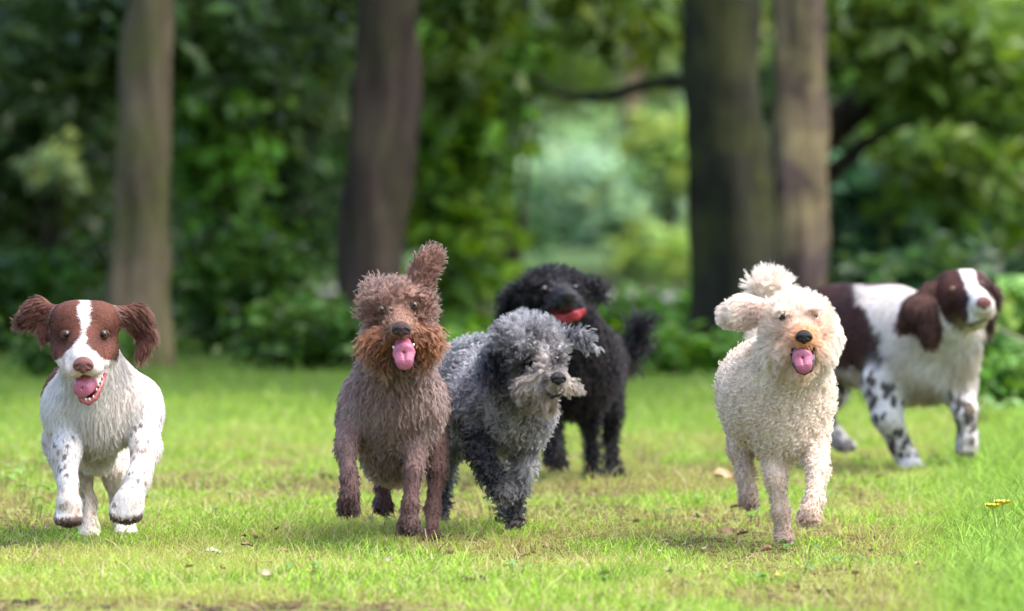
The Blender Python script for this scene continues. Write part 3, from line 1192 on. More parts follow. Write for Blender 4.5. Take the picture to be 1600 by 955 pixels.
    S('spray of large pale leaves by the right edge', 1560, 1650, 450, 24, 14, (.14, .27, .07), ybot=530, seed=21, size=.16, per=9, spread=.06, stems=2)
    S('low leafy bank of nettles at the right edge', 1535, 1660, 560, 22.5, 90, B, seed=22, size=.06, spread=.06)
    S('dark bush behind the trunk pair', 1170, 1330, 330, 36, 60, D, seed=23)
    S('low ferny growth between the brown tree and the gap', 560, 680, 520, 27.5, 60, M_, seed=24, size=.10, spread=.08)
    S('low ferny growth left of the flaking tree', 1090, 1290, 535, 25.7, 80, M_, seed=25, size=.09, spread=.07)
    # the far wood closes the view
    rs = np.random.RandomState(77)
    n = 3300
    x = (rs.rand(n) * 2 - 1) * 28
    y = 74 + 22 * rs.rand(n)
    z = rs.rand(n) ** 1.1 * 7.5
    light = np.exp(-((x / y * FPX - 150) / 190) ** 2)[:, None] + .45 * sstep(480, 600, x / y * FPX)[:, None]  # brightness and haze of the gap, and brighter right side, put into leaf colour
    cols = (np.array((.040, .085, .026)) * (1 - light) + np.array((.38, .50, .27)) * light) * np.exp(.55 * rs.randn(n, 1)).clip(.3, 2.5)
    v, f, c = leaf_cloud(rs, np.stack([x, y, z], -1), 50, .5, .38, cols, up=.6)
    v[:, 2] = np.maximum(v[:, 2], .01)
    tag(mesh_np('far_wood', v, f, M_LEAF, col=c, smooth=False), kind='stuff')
    # pale track
    mt = simple('pale_gravel', (.17, .18, .175), .9, .1, var=.15, bscale=8)
    c = [(3.2, 34.6), (1.9, 36.2), (.9, 37.3), (.3, 39), (-.4, 40), (-1.5, 40.6)]
    c = spline([(x_, y_, 0) for x_, y_ in c], 40)
    T = nrm(np.gradient(c, axis=0))
    sd = np.stack([-T[:, 1], T[:, 0], T[:, 2]], -1) * .8
    V = np.stack([c + sd, c + sd * .33, c - sd * .33, c - sd], 1).reshape(-1, 3)
    V[:, 2] = ground_h(V[:, 0], V[:, 1]) + .03
    i = np.arange(39)[:, None] * 4 + np.arange(3)[None]
    tag(mesh_np('path', V, np.stack([i, i + 1, i + 5, i + 4], -1).reshape(-1, 4), mt), kind='structure')


# ------------------------------------------------------------------ small things lying in the grass
def dead_leaf(px, py, size, label, col, rot=0, tilt=.35):
    rs = np.random.RandomState(int(px * 3 + py))
    c = on_ground(px, py)
    c[2] = gz(c[0], c[1]) + .03
    n, m = 9, 5
    V, Fc = [], []
    for i in range(n):
        t = i / (n - 1)
        w = size * .32 * math.sin(math.pi * min(t * 1.02 + .02, 1)) ** .7 * (1 + .18 * math.sin(i * 2.6))
        for j in range(m):
            s = (j / (m - 1)) * 2 - 1
            V.append(((t - .5) * size, s * w, size * (.16 * s * s + .10 * math.sin(3 * t + 1) + .04 * rs.randn())))
    for i in range(n - 1):
        for j in range(m - 1):
            a = i * m + j
            Fc.append((a, a + 1, a + m + 1, a + m))
    V = np.array(V)
    M = np.array(Matrix.Rotation(rot, 3, 'Z') @ Matrix.Rotation(tilt, 3, 'X'))
    V = V @ M.T + c
    mt = simple('dry_leaf', col, .7, .3, var=.3, bscale=60)
    return tag(mesh_np('fallen_leaf', V, np.array(Fc), mt, origin=c), label, 'leaf', 'dead leaves lying in the grass')


def clod(px, py, size, label, n=7):
    rs = np.random.RandomState(int(px + 7 * py))
    c = on_ground(px, py)
    c[2] = gz(c[0], c[1])
    b = Body(15, 840, 800)
    b.s = 1
    for i in range(n):
        q = c + np.array([rs.randn() * size * .5, rs.randn() * size * .3, size * (.05 + .3 * rs.rand())])
        b.prims.append(dict(t='e', c=q, r=size * np.array([.22 + .2 * rs.rand(), .2 + .15 * rs.rand(), .16 + .14 * rs.rand()]), M=np.array(Matrix.Rotation(rs.rand() * 3, 3, 'Z') @ Matrix.Rotation(rs.rand(), 3, 'X')),
                            k=size * .12, reg='c', hl=0, lift=0, dens=1, flow=np.zeros(3), flat=None))
    b.surface(size / 14)
    b.V = b.V + (fbm(b.V * 150, 2) - .5)[:, None] * size * .25 * b.N
    return tag(mesh_np('soil_clod', b.V, b.F, M_SOIL, origin=c), label, 'soil clod', 'dark clods kicked up in the grass')


def leafy_weed(px, py, n, size, label, col, h=.07, group=None, spread=.12, name='leafy_weed'):
    rs = np.random.RandomState(int(px + py))
    c = on_ground(px, py)
    t = empty(name, (c[0], c[1], gz(c[0], c[1])), label, 'weed', group)
    mt = attr_mat('weed_leaf', trans=.3, rough=.4, gloss=.45)
    for i in range(n):
        a = rs.rand() * 6.283
        r = spread * math.sqrt(rs.rand())
        base = np.array([c[0] + math.cos(a) * r, c[1] + math.sin(a) * r, 0])
        base[2] = gz(base[0], base[1])
        L = size * (.6 + .6 * rs.rand())
        d = np.array([math.cos(a + rs.randn() * .6), math.sin(a + rs.randn() * .6), .25 + .3 * rs.rand()])
        sd = nrm(np.cross(d, [0, 0, 1]))
        hh = h * (.4 + .9 * rs.rand())
        V, Fc = [], []
        k = 6
        for j in range(k):
            u = j / (k - 1)
            w = L * .36 * math.sin(math.pi * (u * .94 + .05)) ** .75
            q = base + np.array([0, 0, hh]) + d * L * u - np.array([0, 0, L * .45 * u * u])
            V += [q + sd * w + np.array([0, 0, w * .35]), q, q - sd * w + np.array([0, 0, w * .35])]
        for j in range(k - 1):
            for s in (0, 1):
                a_ = j * 3 + s
                Fc.append((a_, a_ + 1, a_ + 4, a_ + 3))
        V = np.array(V)
        V[:, 2] = np.maximum(V[:, 2], .004)
        mesh_np('leaf', V, np.array(Fc), mt, t, np.tile(np.array(col) * (.75 + .5 * rs.rand()), (len(V), 1)))
        mb = MB()
        mb.tube([base, base + np.array([0, 0, hh * .6]) + d * .004, base + np.array([0, 0, hh]) + d * .01], [.0018, .0015, .0012], 5)
        mb.build('stalk', M_STALK, t)
    return t


M_SOIL = simple('damp_soil', (.060, .042, .030), .95, .15, bump=.8, bscale=90, var=.4)
M_STALK = simple('green_stalk', (.15, .22, .05), .6, .3)
M_STRAW = simple('dry_straw', (.42, .34, .17), .7, .2)
M_PETAL = simple('petal_yellow', (.88, .68, .015), .3, .5, .3)


def buttercup(px, py, base_py, r, label, tilt=.3):
    Y = ground_y(base_py)
    g = at(px + 8, base_py, Y)
    g[2] = gz(g[0], Y)
    f = at(px, py, Y)
    t = empty('buttercup', g, label, 'flower', 'buttercups by the right edge')
    mb = MB()
    mb.tube([g, (g + f) / 2 + np.array([.004, 0, 0]), f], [.0014, .0012, .001], 6)
    mb.build('stalk', M_STALK, t)
    for i in range(5):
        a = i * 2 * math.pi / 5 + .4
        d, s = np.array([math.cos(a), math.sin(a), 0]), np.array([-math.sin(a), math.cos(a), 0])
        V, Fc = [], []
        for j in range(4):
            u = j / 3
            w = r * .68 * math.sin(math.pi * (.12 + .66 * u))
            q = f + d * r * (.1 + .9 * u) + np.array([0, 0, r * (.15 * u + .35 * u * u)])
            V += [q + s * w, q - np.array([0, 0, r * .08]), q - s * w]
        for j in range(3):
            for e in (0, 1):
                k = j * 3 + e
                Fc.append((k, k + 1, k + 4, k + 3))
        mesh_np('petal', np.array(V), np.array(Fc), M_PETAL, t)
    mb = MB()
    mb.ball(f + np.array([0, 0, r * .12]), (r * .25,) * 3, 8, 6)
    mb.build('flower_centre', M_PETAL, t)


def litter():
    dead_leaf(1137, 838, .045, 'upright pale tan dead leaf left of the cream dog forefoot', (.48, .30, .18), .4, .9)
    dead_leaf(1048, 802, .035, 'small reddish dead leaf left of the cream dog', (.45, .22, .10), 1.2, .5)
    dead_leaf(1132, 757, .07, 'long curled buff dead leaf beside the raised hind paw of the cream dog', (.40, .28, .17), .3, .5)
    dead_leaf(336, 868, .045, 'grey white dead leaf in the grass between the first two dogs', (.33, .34, .28), .2, .3)
    dead_leaf(400, 850, .03, 'pinkish dead leaf in the grass near the dark clod', (.50, .36, .22), 2.0, .4)
    dead_leaf(1213, 918, .035, 'yellow dead leaf low at right in the grass', (.55, .40, .12), 1.2, .8)
    rs = np.random.RandomState(9)
    for i in range(40):
        px, py = 200 + 1300 * rs.rand(), 700 + 240 * rs.rand()
        dead_leaf(px, py, .016 + .018 * rs.rand(), 'tiny scrap of dry leaf scattered in the short grass', [(.42, .28, .15), (.30, .18, .10), (.34, .30, .20), (.22, .14, .09)][i % 4], 6 * rs.rand(), rs.rand())['group'] = 'scraps of dry leaf in the grass'
    clod(472, 832, .030, 'dark crumbly clod upright in the grass left of the brown dog')
    clod(447, 772, .024, 'dark clod farther back left of the brown dog raised paw')
    clod(257, 764, .022, 'small dark clod right of the white and liver spaniel')
    clod(514, 748, .045, 'wide grey dark clod left of the brown dog raised foreleg')
    clod(505, 872, .05, 'flat broken clod below the brown dog', 9)
    clod(735, 915, .045, 'dark curled clod at the bottom centre', 8)
    clod(690, 918, .035, 'low clod at the bottom left of centre')
    clod(1290, 935, .04, 'bare crumb of earth at the bottom right')
    for i, (x, y, s) in enumerate([(40, 935, .06), (120, 925, .05), (205, 932, .06), (300, 940, .05), (375, 928, .05), (250, 948, .05), (150, 946, .06), (440, 948, .05), (20, 950, .05), (330, 950, .05), (85, 942, .04)]):
        o = clod(x, y, s * .6, 'low crumbs of bare brown soil along the bottom left edge', 9)
        o['group'] = 'soil crumbs along the bottom edge'
    grass_tuft(965, 915, 130, .10, .085, 'dark green grass tuft at the bottom centre right of the brown dog')
    grass_tuft(1040, 905, 50, .06, .06, 'small thin grass tuft right of the dark green one')
    grass_tuft(1225, 842, 60, .09, .045, 'pale short grass tuft round the forefoot of the cream dog', col=(.20, .32, .06))
    rs = np.random.RandomState(5)
    for i in range(20):
        u = rs.rand()
        py = 690 + 255 * rs.rand() ** .8
        px = 1480 + (140 * rs.rand()) - 55 * (955 - py) / 250 * (rs.rand() < .4)
        grass_tuft(px, py, 30, .05, .06 + .045 * rs.rand(), 'tall bright grass tuft along the right edge', 'tall grass along the right edge', col=(.19, .34, .05), rs=np.random.RandomState(500 + i))
    for i in range(16):
        grass_tuft(rs.rand() * 560, 592 + 50 * rs.rand(), 36, .07, .075, 'tall shaded grass tuft at the back of the clearing on the left', 'tall grass under the left trees', col=(.11, .22, .035), rs=np.random.RandomState(700 + i), bl=.003)  # shade under the trees put into the darker blade colour
    W = 'broad leaved weeds at the left edge'
    for i, (x, y, n) in enumerate([(15, 735, 9), (45, 765, 10), (20, 790, 8), (70, 790, 7), (40, 715, 8), (5, 820, 6), (85, 740, 6)]):
        leafy_weed(x, y, n, .05, 'pale green broad leaved weed clump at the left edge by the spaniel', (.20, .33, .07), group=W, spread=.14)
    leafy_weed(1555, 665, 6, .11, 'pale plantain with broad leaves right of the side on spaniel', (.17, .30, .10), h=.09)
    leafy_weed(1590, 620, 7, .09, 'green dock leaves at the right edge above the plantain', (.16, .32, .05), h=.14)
    leafy_weed(1510, 735, 4, .06, 'small dark weed in the grass below the side on spaniel', (.10, .22, .05), h=.04)
    leafy_weed(1030, 915, 4, .045, 'flat grey green weed right of the dark grass tuft', (.20, .30, .14), h=.015)
    leafy_weed(868, 892, 3, .03, 'tiny bright clover left of centre at the bottom', (.18, .36, .06), h=.02)
    leafy_weed(1310, 725, 4, .05, 'small dark leaves by the hind foot of the side on spaniel', (.07, .12, .04), h=.03)
    rs = np.random.RandomState(21)
    for i in range(22):
        leafy_weed(150 + 1350 * rs.rand(), 720 + 225 * rs.rand(), 4, .022 + .014 * rs.rand(), 'little flat clump of clover leaves in the lawn', (.13, .29, .075), h=.03, spread=.04, group='clover clumps in the lawn', name='clover')
    buttercup(1551, 793, 852, .020, 'lower left yellow buttercup of the pair at the right edge')
    buttercup(1566, 788, 850, .022, 'upper right yellow buttercup of the pair at the right edge')
    # straw stalk in front of the brown dog and the pale cane at the right
    g = on_ground(678, 885)
    mb = MB()
    mb.tube([g + np.array([0, 0, -.01]), at(670, 860, g[1]), at(664, 826, g[1] - .02)], [.0016, .0014, .001], 6)
    tag(mb.build('grass_stalk', M_STRAW, origin=(g[0], g[1], 0)), 'dry straw stalk standing in front of the brown dog hind foot', 'stalk')
    a, b_ = at(1556, 512, 23.5), at(1660, 575, 22.6)
    b_[2] = max(b_[2], .05)
    mb = MB()
    mb.tube([a, (a + b_) / 2 + np.array([0, 0, .012]), b_, np.array([b_[0] + .45, b_[1] - .3, gz(b_[0] + .45, b_[1] - .3) - .02])], [.006, .009, .011, .012], 8)
    tag(mb.build('cane', simple('pale_cane', (.34, .33, .20), .7, .2, var=.3, bscale=30), origin=(b_[0], b_[1], 0)), 'pale bent cane slanting in from the right edge behind the spaniel', 'cane')
# ------------------------------------------------------------------ the six dogs
FAST = False
NH = 1.0
WHITE, LIVER, MUD = (.64, .61, .60), (.085, .030, .020), (.060, .034, .026)


def spots(body, reg_m, n, r0, r1, rs):
    idx = np.where(reg_m)[0]
    c = body.V[idx[rs.randint(0, len(idx), n)]]
    return c, (r0 + (r1 - r0) * rs.rand(n)) * body.s


def spot_mask(p, sp):
    m = np.zeros(len(p))
    wob = 1 + .5 * (vnoise(p * 160) - .5)
    for c, r in zip(*sp):
        d = np.linalg.norm((p - c) * np.array([1, 1, .72]), axis=1) * wob
        m = np.maximum(m, 1 - sstep(r * .7, r * 1.15, d))
    return m


def px_local(body, p, px, py, dy):
    """offsets in photo pixels (right, down) of points p from a joint of this dog"""
    c = body.P(px, py, dy)
    return (p[:, 0] - c[0]) / body.s, (c[2] - p[:, 2]) / body.s


def build_spaniel_running():
    b = Body(15.0, 840, 150)
    E = dict(hl=.012, lift=.22)
    # trunk
    b.chain([(157, 628, -.26, 70), (140, 628, -.04, 69), (124, 624, .20, 55)], 'torso', hl=.022, lift=.26, flow=(0, .55, -.8), k=.04)
    b.ell((160, 655, -.29), (50, 60, 52), 'chest', hl=.036, lift=.25, flow=(0, .1, -1), k=.04)
    b.cap((160, 650, -.33, 24), (164, 705, -.24, 18), 'chest', hl=.05, lift=.3, flow=(.1, .05, -1), k=.03)
    b.cap((150, 690, -.2, 36), (148, 705, .02, 30), 'belly', hl=.045, lift=.2, flow=(0, .2, -1))
    b.chain([(136, 540, -.38, 42), (152, 605, -.30, 60)], 'neck', hl=.022, lift=.2, k=.04, flow=(0, .2, -1))
    for sx in (100, 220):
        b.ell((sx, 640, -.26), (36, 60, 52), 'shoulder', hl=.014, lift=.2, k=.03, flow=(0, .4, -1))
    # head
    H = dict(hl=.006, lift=.16, flow=(0, .6, -.2))
    b.ell((132, 512, -.41), (50, 54, 42), 'head', **H)
    b.ell((107, 500, -.41), (24, 40, 26), 'head', k=.025, **{**H})
    b.ell((160, 500, -.41), (24, 40, 26), 'head', k=.025, **{**H})
    b.ell((98, 545, -.42), (19, 34, 24), 'head', **H)
    b.ell((165, 545, -.42), (20, 34, 24), 'head', **H)
    b.cap((131, 535, -.47, 29), (131, 563, -.575, 21), 'muzzle', k=.018, hl=.005, lift=.14, flow=(0, .9, -.3))
    b.cap((119, 557, -.52, 20), (115, 577, -.575, 14), 'muzzle', k=.012, hl=.006, lift=.14, flow=(-.5, .6, -.5))
    b.cap((144, 555, -.52, 20), (148, 575, -.575, 14), 'muzzle', k=.012, hl=.006, lift=.14, flow=(.5, .6, -.5))
    b.cap((102, 554, -.47, 18), (107, 576, -.525, 10), 'muzzle', k=.014, hl=.006, lift=.14, flow=(-.5, .6, -.3))
    b.cap((163, 550, -.47, 18), (160, 568, -.515, 10), 'muzzle', k=.014, hl=.006, lift=.14, flow=(.5, .6, -.3))
    b.cap((140, 585, -.42, 27), (138, 620, -.52, 14), 'jaw', k=.012, hl=.006, lift=.15, flow=(0, .5, -.8))
    b.cut((114, 590, -.535, 8), (126, 598, -.545, 11))
    b.cut((126, 598, -.545, 11), (138, 608, -.535, 12))
    b.cut((138, 608, -.535, 11), (163, 581, -.505, 7))
    b.cut((137, 596, -.53, 15), (137, 606, -.50, 12))
    # ears thrown out by the run
    Ea = dict(hl=.032, lift=.16, dens=1.7)
    b.cap((94, 494, -.41, 16), (62, 489, -.385, 25), 'ear', k=.014, flat=(.25, -1, -.1, 2.4), flow=(-1, 0, .05), **Ea)
    b.cap((62, 489, -.385, 25), (44, 498, -.36, 19), 'ear', k=.014, flat=(.25, -1, -.1, 2.4), flow=(-.9, .1, -.4), **Ea)
    b.cap((66, 495, -.385, 19), (72, 525, -.40, 13), 'ear', k=.012, flat=(.3, -1, 0, 2.4), flow=(-.2, 0, -1), **Ea)
    b.cap((182, 492, -.41, 17), (212, 497, -.385, 25), 'ear', k=.014, flat=(-.25, -1, -.1, 2.2), flow=(.9, 0, -.1), **Ea)
    b.cap((212, 497, -.385, 25), (228, 522, -.375, 19), 'ear', k=.014, flat=(-.4, -1, 0, 2.2), flow=(.4, 0, -.9), **Ea)
    b.cap((228, 522, -.375, 19), (221, 550, -.385, 13), 'ear', k=.012, flat=(-.4, -1, 0, 2.2), flow=(-.1, 0, -1), **Ea)
    # legs
    b.chain([(113, 650, -.28, 32), (104, 705, -.36, 21), (106, 755, -.42, 13.5), (108, 786, -.45, 15)], 'foreleg', hl=.010, lift=.2)
    leg(b, [(108, 790, -.45, 18), (107, 806, -.45, 17)], 'foreleg', (107, 808, -.455, 23, 18, 14), 4, hl=.008, lift=.2)
    b.chain([(219, 650, -.28, 32), (229, 700, -.36, 22), (217, 748, -.43, 17), (203, 782, -.46, 18)], 'foreleg', hl=.010, lift=.2)
    leg(b, [(201, 785, -.46, 21), (197, 796, -.465, 20)], 'foreleg', (197, 797, -.465, 26, 18, 22), 4, hl=.008, lift=.2)
    b.chain([(108, 690, .16, 44), (116, 745, .04, 26), (134, 785, .04, 15), (140, 826, .0, 14)], 'hindleg', hl=.012, lift=.2)
    leg(b, [(140, 826, 0, 14), (140, 832, -.01, 13)], 'hindleg', (140, 833, -.025, 18, 22, 9), 4, hl=.008, lift=.2)
    b.chain([(186, 690, .16, 44), (188, 745, .04, 25), (190, 785, .04, 15), (195, 820, .02, 14)], 'hindleg', hl=.012, lift=.2)
    leg(b, [(195, 820, .02, 14), (196, 826, .0, 13)], 'hindleg', (197, 828, -.02, 18, 22, 9), 4, hl=.008, lift=.2)
    b.surface(.0042)
    dog = empty('dog', b.base, 'white and liver brown spaniel running at the camera with both ears flung out', 'dog', 'dogs running over the grass')
    rs = np.random.RandomState(3)
    rv = b.regs(b.weights(b.V))
    sp = spots(b, (rv['foreleg'] + rv['hindleg'] + .4 * rv['paw']) > .5, 420, 1.5, 3.8, rs)
    sp2 = spots(b, rv['muzzle'] > .6, 60, 1.0, 2.0, rs)

    def coat(p, w, rg):
        col = np.tile(np.array(WHITE), (len(p), 1))
        n = fbm(p * 38, 3) - .5
        hx, hy = px_local(b, p, 132, 520, -.42)
        head = rg['head'] + rg['muzzle'] + rg['jaw']
        cen = np.interp(hy, [-60, -20, 0, 20], [1, 3, 4, 1])
        hw = np.interp(hy, [-60, -45, -20, 0, 12, 22, 30, 38, 46], [9.5, 8, 6, 3.5, 6, 16, 25, 33, 60])
        side = np.abs(hx - cen)
        jit = (vnoise(p * 420) - .5) * 7
        brown = sstep(-2.5, 3, side - hw - n * 10 - jit) * sstep(.35, .6, head)
        brown *= 1 - sstep(.55, .75, rg['neck'] + rg['chest'])
        lid = np.array([.055, .020, .014])
        dark = sstep(.42, .7, fbm(p * 30 + 9, 2)) * .3
        bc = np.array(LIVER) * (1.25 - dark)[:, None]
        ear = rg['ear']
        brown = np.maximum(brown, sstep(.3, .6, ear))
        for ex in (-29, 29.5):
            m = np.exp(-((hx - ex) ** 2 / 190 + (hy - 6) ** 2 / 150)) * (p[:, 1] < b.d0 - .4)
            bc = paint(bc, (.042, .016, .012), m * .8)
            m = np.exp(-((hx - ex * .86) ** 2 / 90 + (hy + 12) ** 2 / 40)) * (p[:, 1] < b.d0 - .4)
            bc = paint(bc, (.16, .06, .03), m * .5)
        d = p[:, 1] - b.d0
        _, by = px_local(b, p, 150, 640, -.1)
        bx, _ = px_local(b, p, 150, 640, -.1)
        sad = sstep(-.115, -.10, d + n * .05) * (1 - sstep(-.03, -.015, d + n * .05)) * (1 - sstep(10, 40, by + n * 40))
        sad = np.maximum(sad, sstep(.1, .12, d + n * .06) * (1 - sstep(-20, 10, by)))
        brown = np.maximum(brown, sad * (rg['torso'] + rg['shoulder']))
        col = col * (1 - brown[:, None]) + bc * brown[:, None]
        col = paint(col, (.10, .05, .045), spot_mask(p, sp) * .85)
        col = paint(col, (.36, .22, .19), spot_mask(p, sp2) * .7 * (1 - brown))
        col = paint(col, (.58, .43, .38), rg['muzzle'] * sstep(.45, .6, fbm(p * 70, 2)) * .5 * (1 - brown) * sstep(15, 35, hy))
        col = paint(col, (.74, .55, .48), rg['muzzle'] * .35 * (1 - brown) * sstep(20, 50, hy))
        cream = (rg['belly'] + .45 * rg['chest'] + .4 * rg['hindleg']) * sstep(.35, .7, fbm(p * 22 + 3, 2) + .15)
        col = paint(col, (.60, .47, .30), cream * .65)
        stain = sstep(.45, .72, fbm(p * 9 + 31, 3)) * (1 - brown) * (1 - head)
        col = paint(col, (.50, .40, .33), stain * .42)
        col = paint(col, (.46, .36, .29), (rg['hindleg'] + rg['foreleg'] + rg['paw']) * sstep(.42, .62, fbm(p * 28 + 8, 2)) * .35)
        # mud on the raised soles
        qx, qy = px_local(b, p, 107, 808, -.455)
        m = sstep(-5, 1, qy + n * 8) * (np.abs(qx) < 34)
        qx, qy = px_local(b, p, 197, 800, -.465)
        m = np.maximum(m, sstep(4, 12, qy + n * 14 + np.abs(qx) * .25) * (np.abs(qx) < 36))
        return paint(col, MUD, m * (d < -.3) * np.clip((rg['paw'] + rg['foreleg']) * 1.5, 0, 1) * .93)

    sk = [eye(b, dog, 103, 523, 7.6, M_IRIS_AMBER, (.05, -1, .02), sink=.6, pup=.58), eye(b, dog, 161.5, 522.5, 7.6, M_IRIS_AMBER, (-.02, -1, .02), sink=.6, pup=.58),
          nose(b, dog, 130, 570, 31, 27, M_NOSE_LIVER)]
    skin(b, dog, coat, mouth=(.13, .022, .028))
    tongue(b, dog, [(138, 592, -.49, 13), (133, 600, -.54, 18), (128, 608, -.565, 14)], M_TONGUE)
    mb = MB()
    mb.tube([b.P(121, 610, -.555), b.P(127, 626, -.55), b.P(138, 630, -.548), b.P(149, 622, -.545), b.P(157, 604, -.53), b.P(165, 584, -.505)],
            [2.5 * b.s, 3.6 * b.s, 4.6 * b.s, 4.6 * b.s, 4 * b.s, 3 * b.s], 12)
    mb.build('gum', M_GUM_PINK, dog)
    teeth(b, dog, [(154, 604, -.54), (151, 611, -.545), (140, 626, -.555), (134, 626, -.555), (146, 622, -.552), (157, 598, -.535), (160, 591, -.53)], 4.2)
    teeth(b, dog, [(114, 586, -.545), (152, 584, -.545)], 6, up=-1)
    ring = lambda p: 1.0
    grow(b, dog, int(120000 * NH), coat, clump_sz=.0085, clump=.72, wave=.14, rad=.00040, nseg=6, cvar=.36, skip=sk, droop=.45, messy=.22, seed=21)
    return b, dog


def build_brown_terrier():
    b = Body(15.0, 848, 640)
    b.legk = 0.70
    T = dict(hl=.029, lift=.22)
    b.chain([(614, 638, -.28, 71), (628, 632, .0, 67), (640, 626, .30, 56)], 'torso', flow=(0, .5, -.85), k=.045, **T)
    b.cap((612, 690, -.26, 56), (620, 700, .0, 46), 'chest', k=.04, hl=.05, lift=.3, flow=(0, .1, -1))
    b.chain([(621, 535, -.40, 52), (616, 598, -.30, 64)], 'neck', k=.05, hl=.04, lift=.35, flow=(0, .2, -1))
    for sx in (560, 664):
        b.ell((sx, 640, -.27), (31, 54, 52), 'torso', k=.03, flow=(0, .3, -1), **T)
    H = dict(hl=.038, lift=.42)
    b.ell((620, 480, -.42), (58, 58, 46), 'head', flow=(0, .3, .8), k=.025, **H)
    b.cap((582, 474, -.42, 18), (588, 522, -.43, 22), 'cheek', flow=(-.7, .1, -.7), k=.025, hl=.03, lift=.45)
    b.cap((660, 472, -.42, 18), (661, 520, -.43, 22), 'cheek', flow=(.7, .1, -.7), k=.025, hl=.03, lift=.45)
    b.cap((623, 495, -.46, 24), (626, 512, -.575, 18), 'bridge', k=.018, hl=.018, lift=.3, flow=(0, .7, .5))
    Bd = dict(hl=.050, lift=.3, dens=2.0)
    b.cap((616, 517, -.525, 20), (588, 534, -.49, 25), 'beard', k=.018, flow=(-.75, -.1, -.65), **Bd)
    b.cap((636, 517, -.525, 20), (665, 528, -.49, 25), 'beard', k=.018, flow=(.8, -.1, -.6), **Bd)
    b.cap((592, 540, -.48, 24), (604, 562, -.48, 17), 'beard', k=.018, flow=(-.2, -.1, -1), **Bd)
    b.cap((661, 536, -.48, 24), (655, 558, -.48, 17), 'beard', k=.018, flow=(.2, -.1, -1), **Bd)
    b.cap((630, 535, -.42, 36), (632, 562, -.50, 17), 'jaw', k=.014, hl=.03, lift=.25, flow=(0, -.2, -1))
    b.ell((594, 470, -.475), (20, 16, 9), 'brow', k=.01, hl=.02, lift=.4, flow=(-.6, -.5, .2))
    b.ell((650, 463, -.475), (20, 16, 9), 'brow', k=.01, hl=.02, lift=.4, flow=(.6, -.5, .2))
    b.cut((617, 540, -.555, 8), (645, 537, -.555, 8))
    b.cut((630, 540, -.56, 10), (633, 556, -.545, 9))
    Ea = dict(hl=.019, lift=.4, dens=1.8)
    b.cap((655, 444, -.41, 23), (667, 414, -.40, 23), 'ear', k=.016, flat=(.2, -1, 0, 1.8), flow=(.35, 0, .9), **Ea)
    b.cap((667, 414, -.40, 23), (676, 400, -.39, 20), 'ear', k=.014, flat=(.2, -1, 0, 1.8), flow=(.5, 0, .8), **Ea)
    b.cap((586, 446, -.38, 16), (576, 452, -.33, 14), 'ear', k=.014, flow=(-.4, .5, .6), hl=.03, lift=.5)
    L = dict(hl=.017, lift=.24, dens=1.5)
    b.chain([(550, 655, -.30, 34), (540, 698, -.38, 23), (547, 750, -.45, 17), (546, 775, -.47, 19)], 'foreleg', **L)
    leg(b, [(546, 775, -.47, 19), (545, 788, -.46, 20)], 'foreleg', (545, 788, -.46, 21, 16, 22), 3, **L)
    b.chain([(652, 668, -.30, 34), (646, 735, -.36, 20), (641, 790, -.40, 17)], 'foreleg', **L)
    leg(b, [(641, 790, -.40, 17), (639, 815, -.41, 20)], 'foreleg', (639, 819, -.415, 22, 18, 19), 4, **L)
    b.chain([(600, 690, .22, 42), (597, 735, .12, 21), (598, 765, .16, 15), (598, 785, .12, 16)], 'hindleg', **L)
    leg(b, [(598, 785, .12, 16), (599, 790, .11, 16)], 'hindleg', (600, 790, .10, 19, 18, 14), 3, **L)
    b.chain([(672, 680, .24, 46), (683, 735, .10, 22), (676, 795, .06, 16), (674, 838, .0, 16)], 'hindleg', **L)
    leg(b, [(674, 838, .0, 16), (675, 840, -.01, 15)], 'hindleg', (675, 841, -.02, 19, 24, 10), 4, **L)
    b.surface(.005)
    dog = empty('dog', b.base, 'rough coated brown dog with one ear standing up and a rusty beard', 'dog', 'dogs running over the grass')

    def coat(p, w, rg):
        n = fbm(p * 45, 3)
        col = np.array((.245, .158, .140)) * (.55 + .95 * n)[:, None]
        col = paint(col, (.34, .27, .255), (rg['torso']) * sstep(.5, .72, fbm(p * 20 + 4, 2)) * .6)
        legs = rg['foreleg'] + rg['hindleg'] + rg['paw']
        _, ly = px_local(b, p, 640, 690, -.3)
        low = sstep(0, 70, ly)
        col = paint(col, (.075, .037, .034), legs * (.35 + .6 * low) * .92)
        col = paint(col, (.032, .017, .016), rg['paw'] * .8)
        head = rg['head'] + rg['cheek'] + rg['ear'] + rg['brow']
        col = paint(col, np.array((.20, .108, .082)), head * .85)
        col = paint(col, (.37, .115, .028), rg['beard'] * sstep(.30, .6, n + .06) * .85)
        col = paint(col, (.12, .045, .02), rg['beard'] * (1 - sstep(.25, .55, n + .05)) * .9)
        col = paint(col, (.25, .12, .068), rg['bridge'] * .8)
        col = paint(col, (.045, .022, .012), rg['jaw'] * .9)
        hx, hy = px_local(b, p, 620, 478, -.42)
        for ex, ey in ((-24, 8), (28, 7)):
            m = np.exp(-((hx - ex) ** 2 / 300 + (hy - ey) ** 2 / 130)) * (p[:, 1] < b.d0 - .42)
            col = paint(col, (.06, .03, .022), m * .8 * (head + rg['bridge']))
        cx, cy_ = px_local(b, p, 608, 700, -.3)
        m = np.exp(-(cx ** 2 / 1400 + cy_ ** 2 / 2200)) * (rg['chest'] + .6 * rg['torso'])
        col = paint(col, (.10, .062, .045), m * .75)  # shading at the chest centre put into the coat colour
        return col

    sk = [eye(b, dog, 596, 484, 6.2, M_IRIS_HAZEL, (.05, -1, .1), sink=.15, pup=.5), eye(b, dog, 647, 477, 6.2, M_IRIS_HAZEL, (.05, -1, .1), sink=.15, pup=.5),
          nose(b, dog, 627, 514, 29, 25, M_NOSE_BROWN, push=5)]
    skin(b, dog, coat, mouth=(.16, .03, .035))
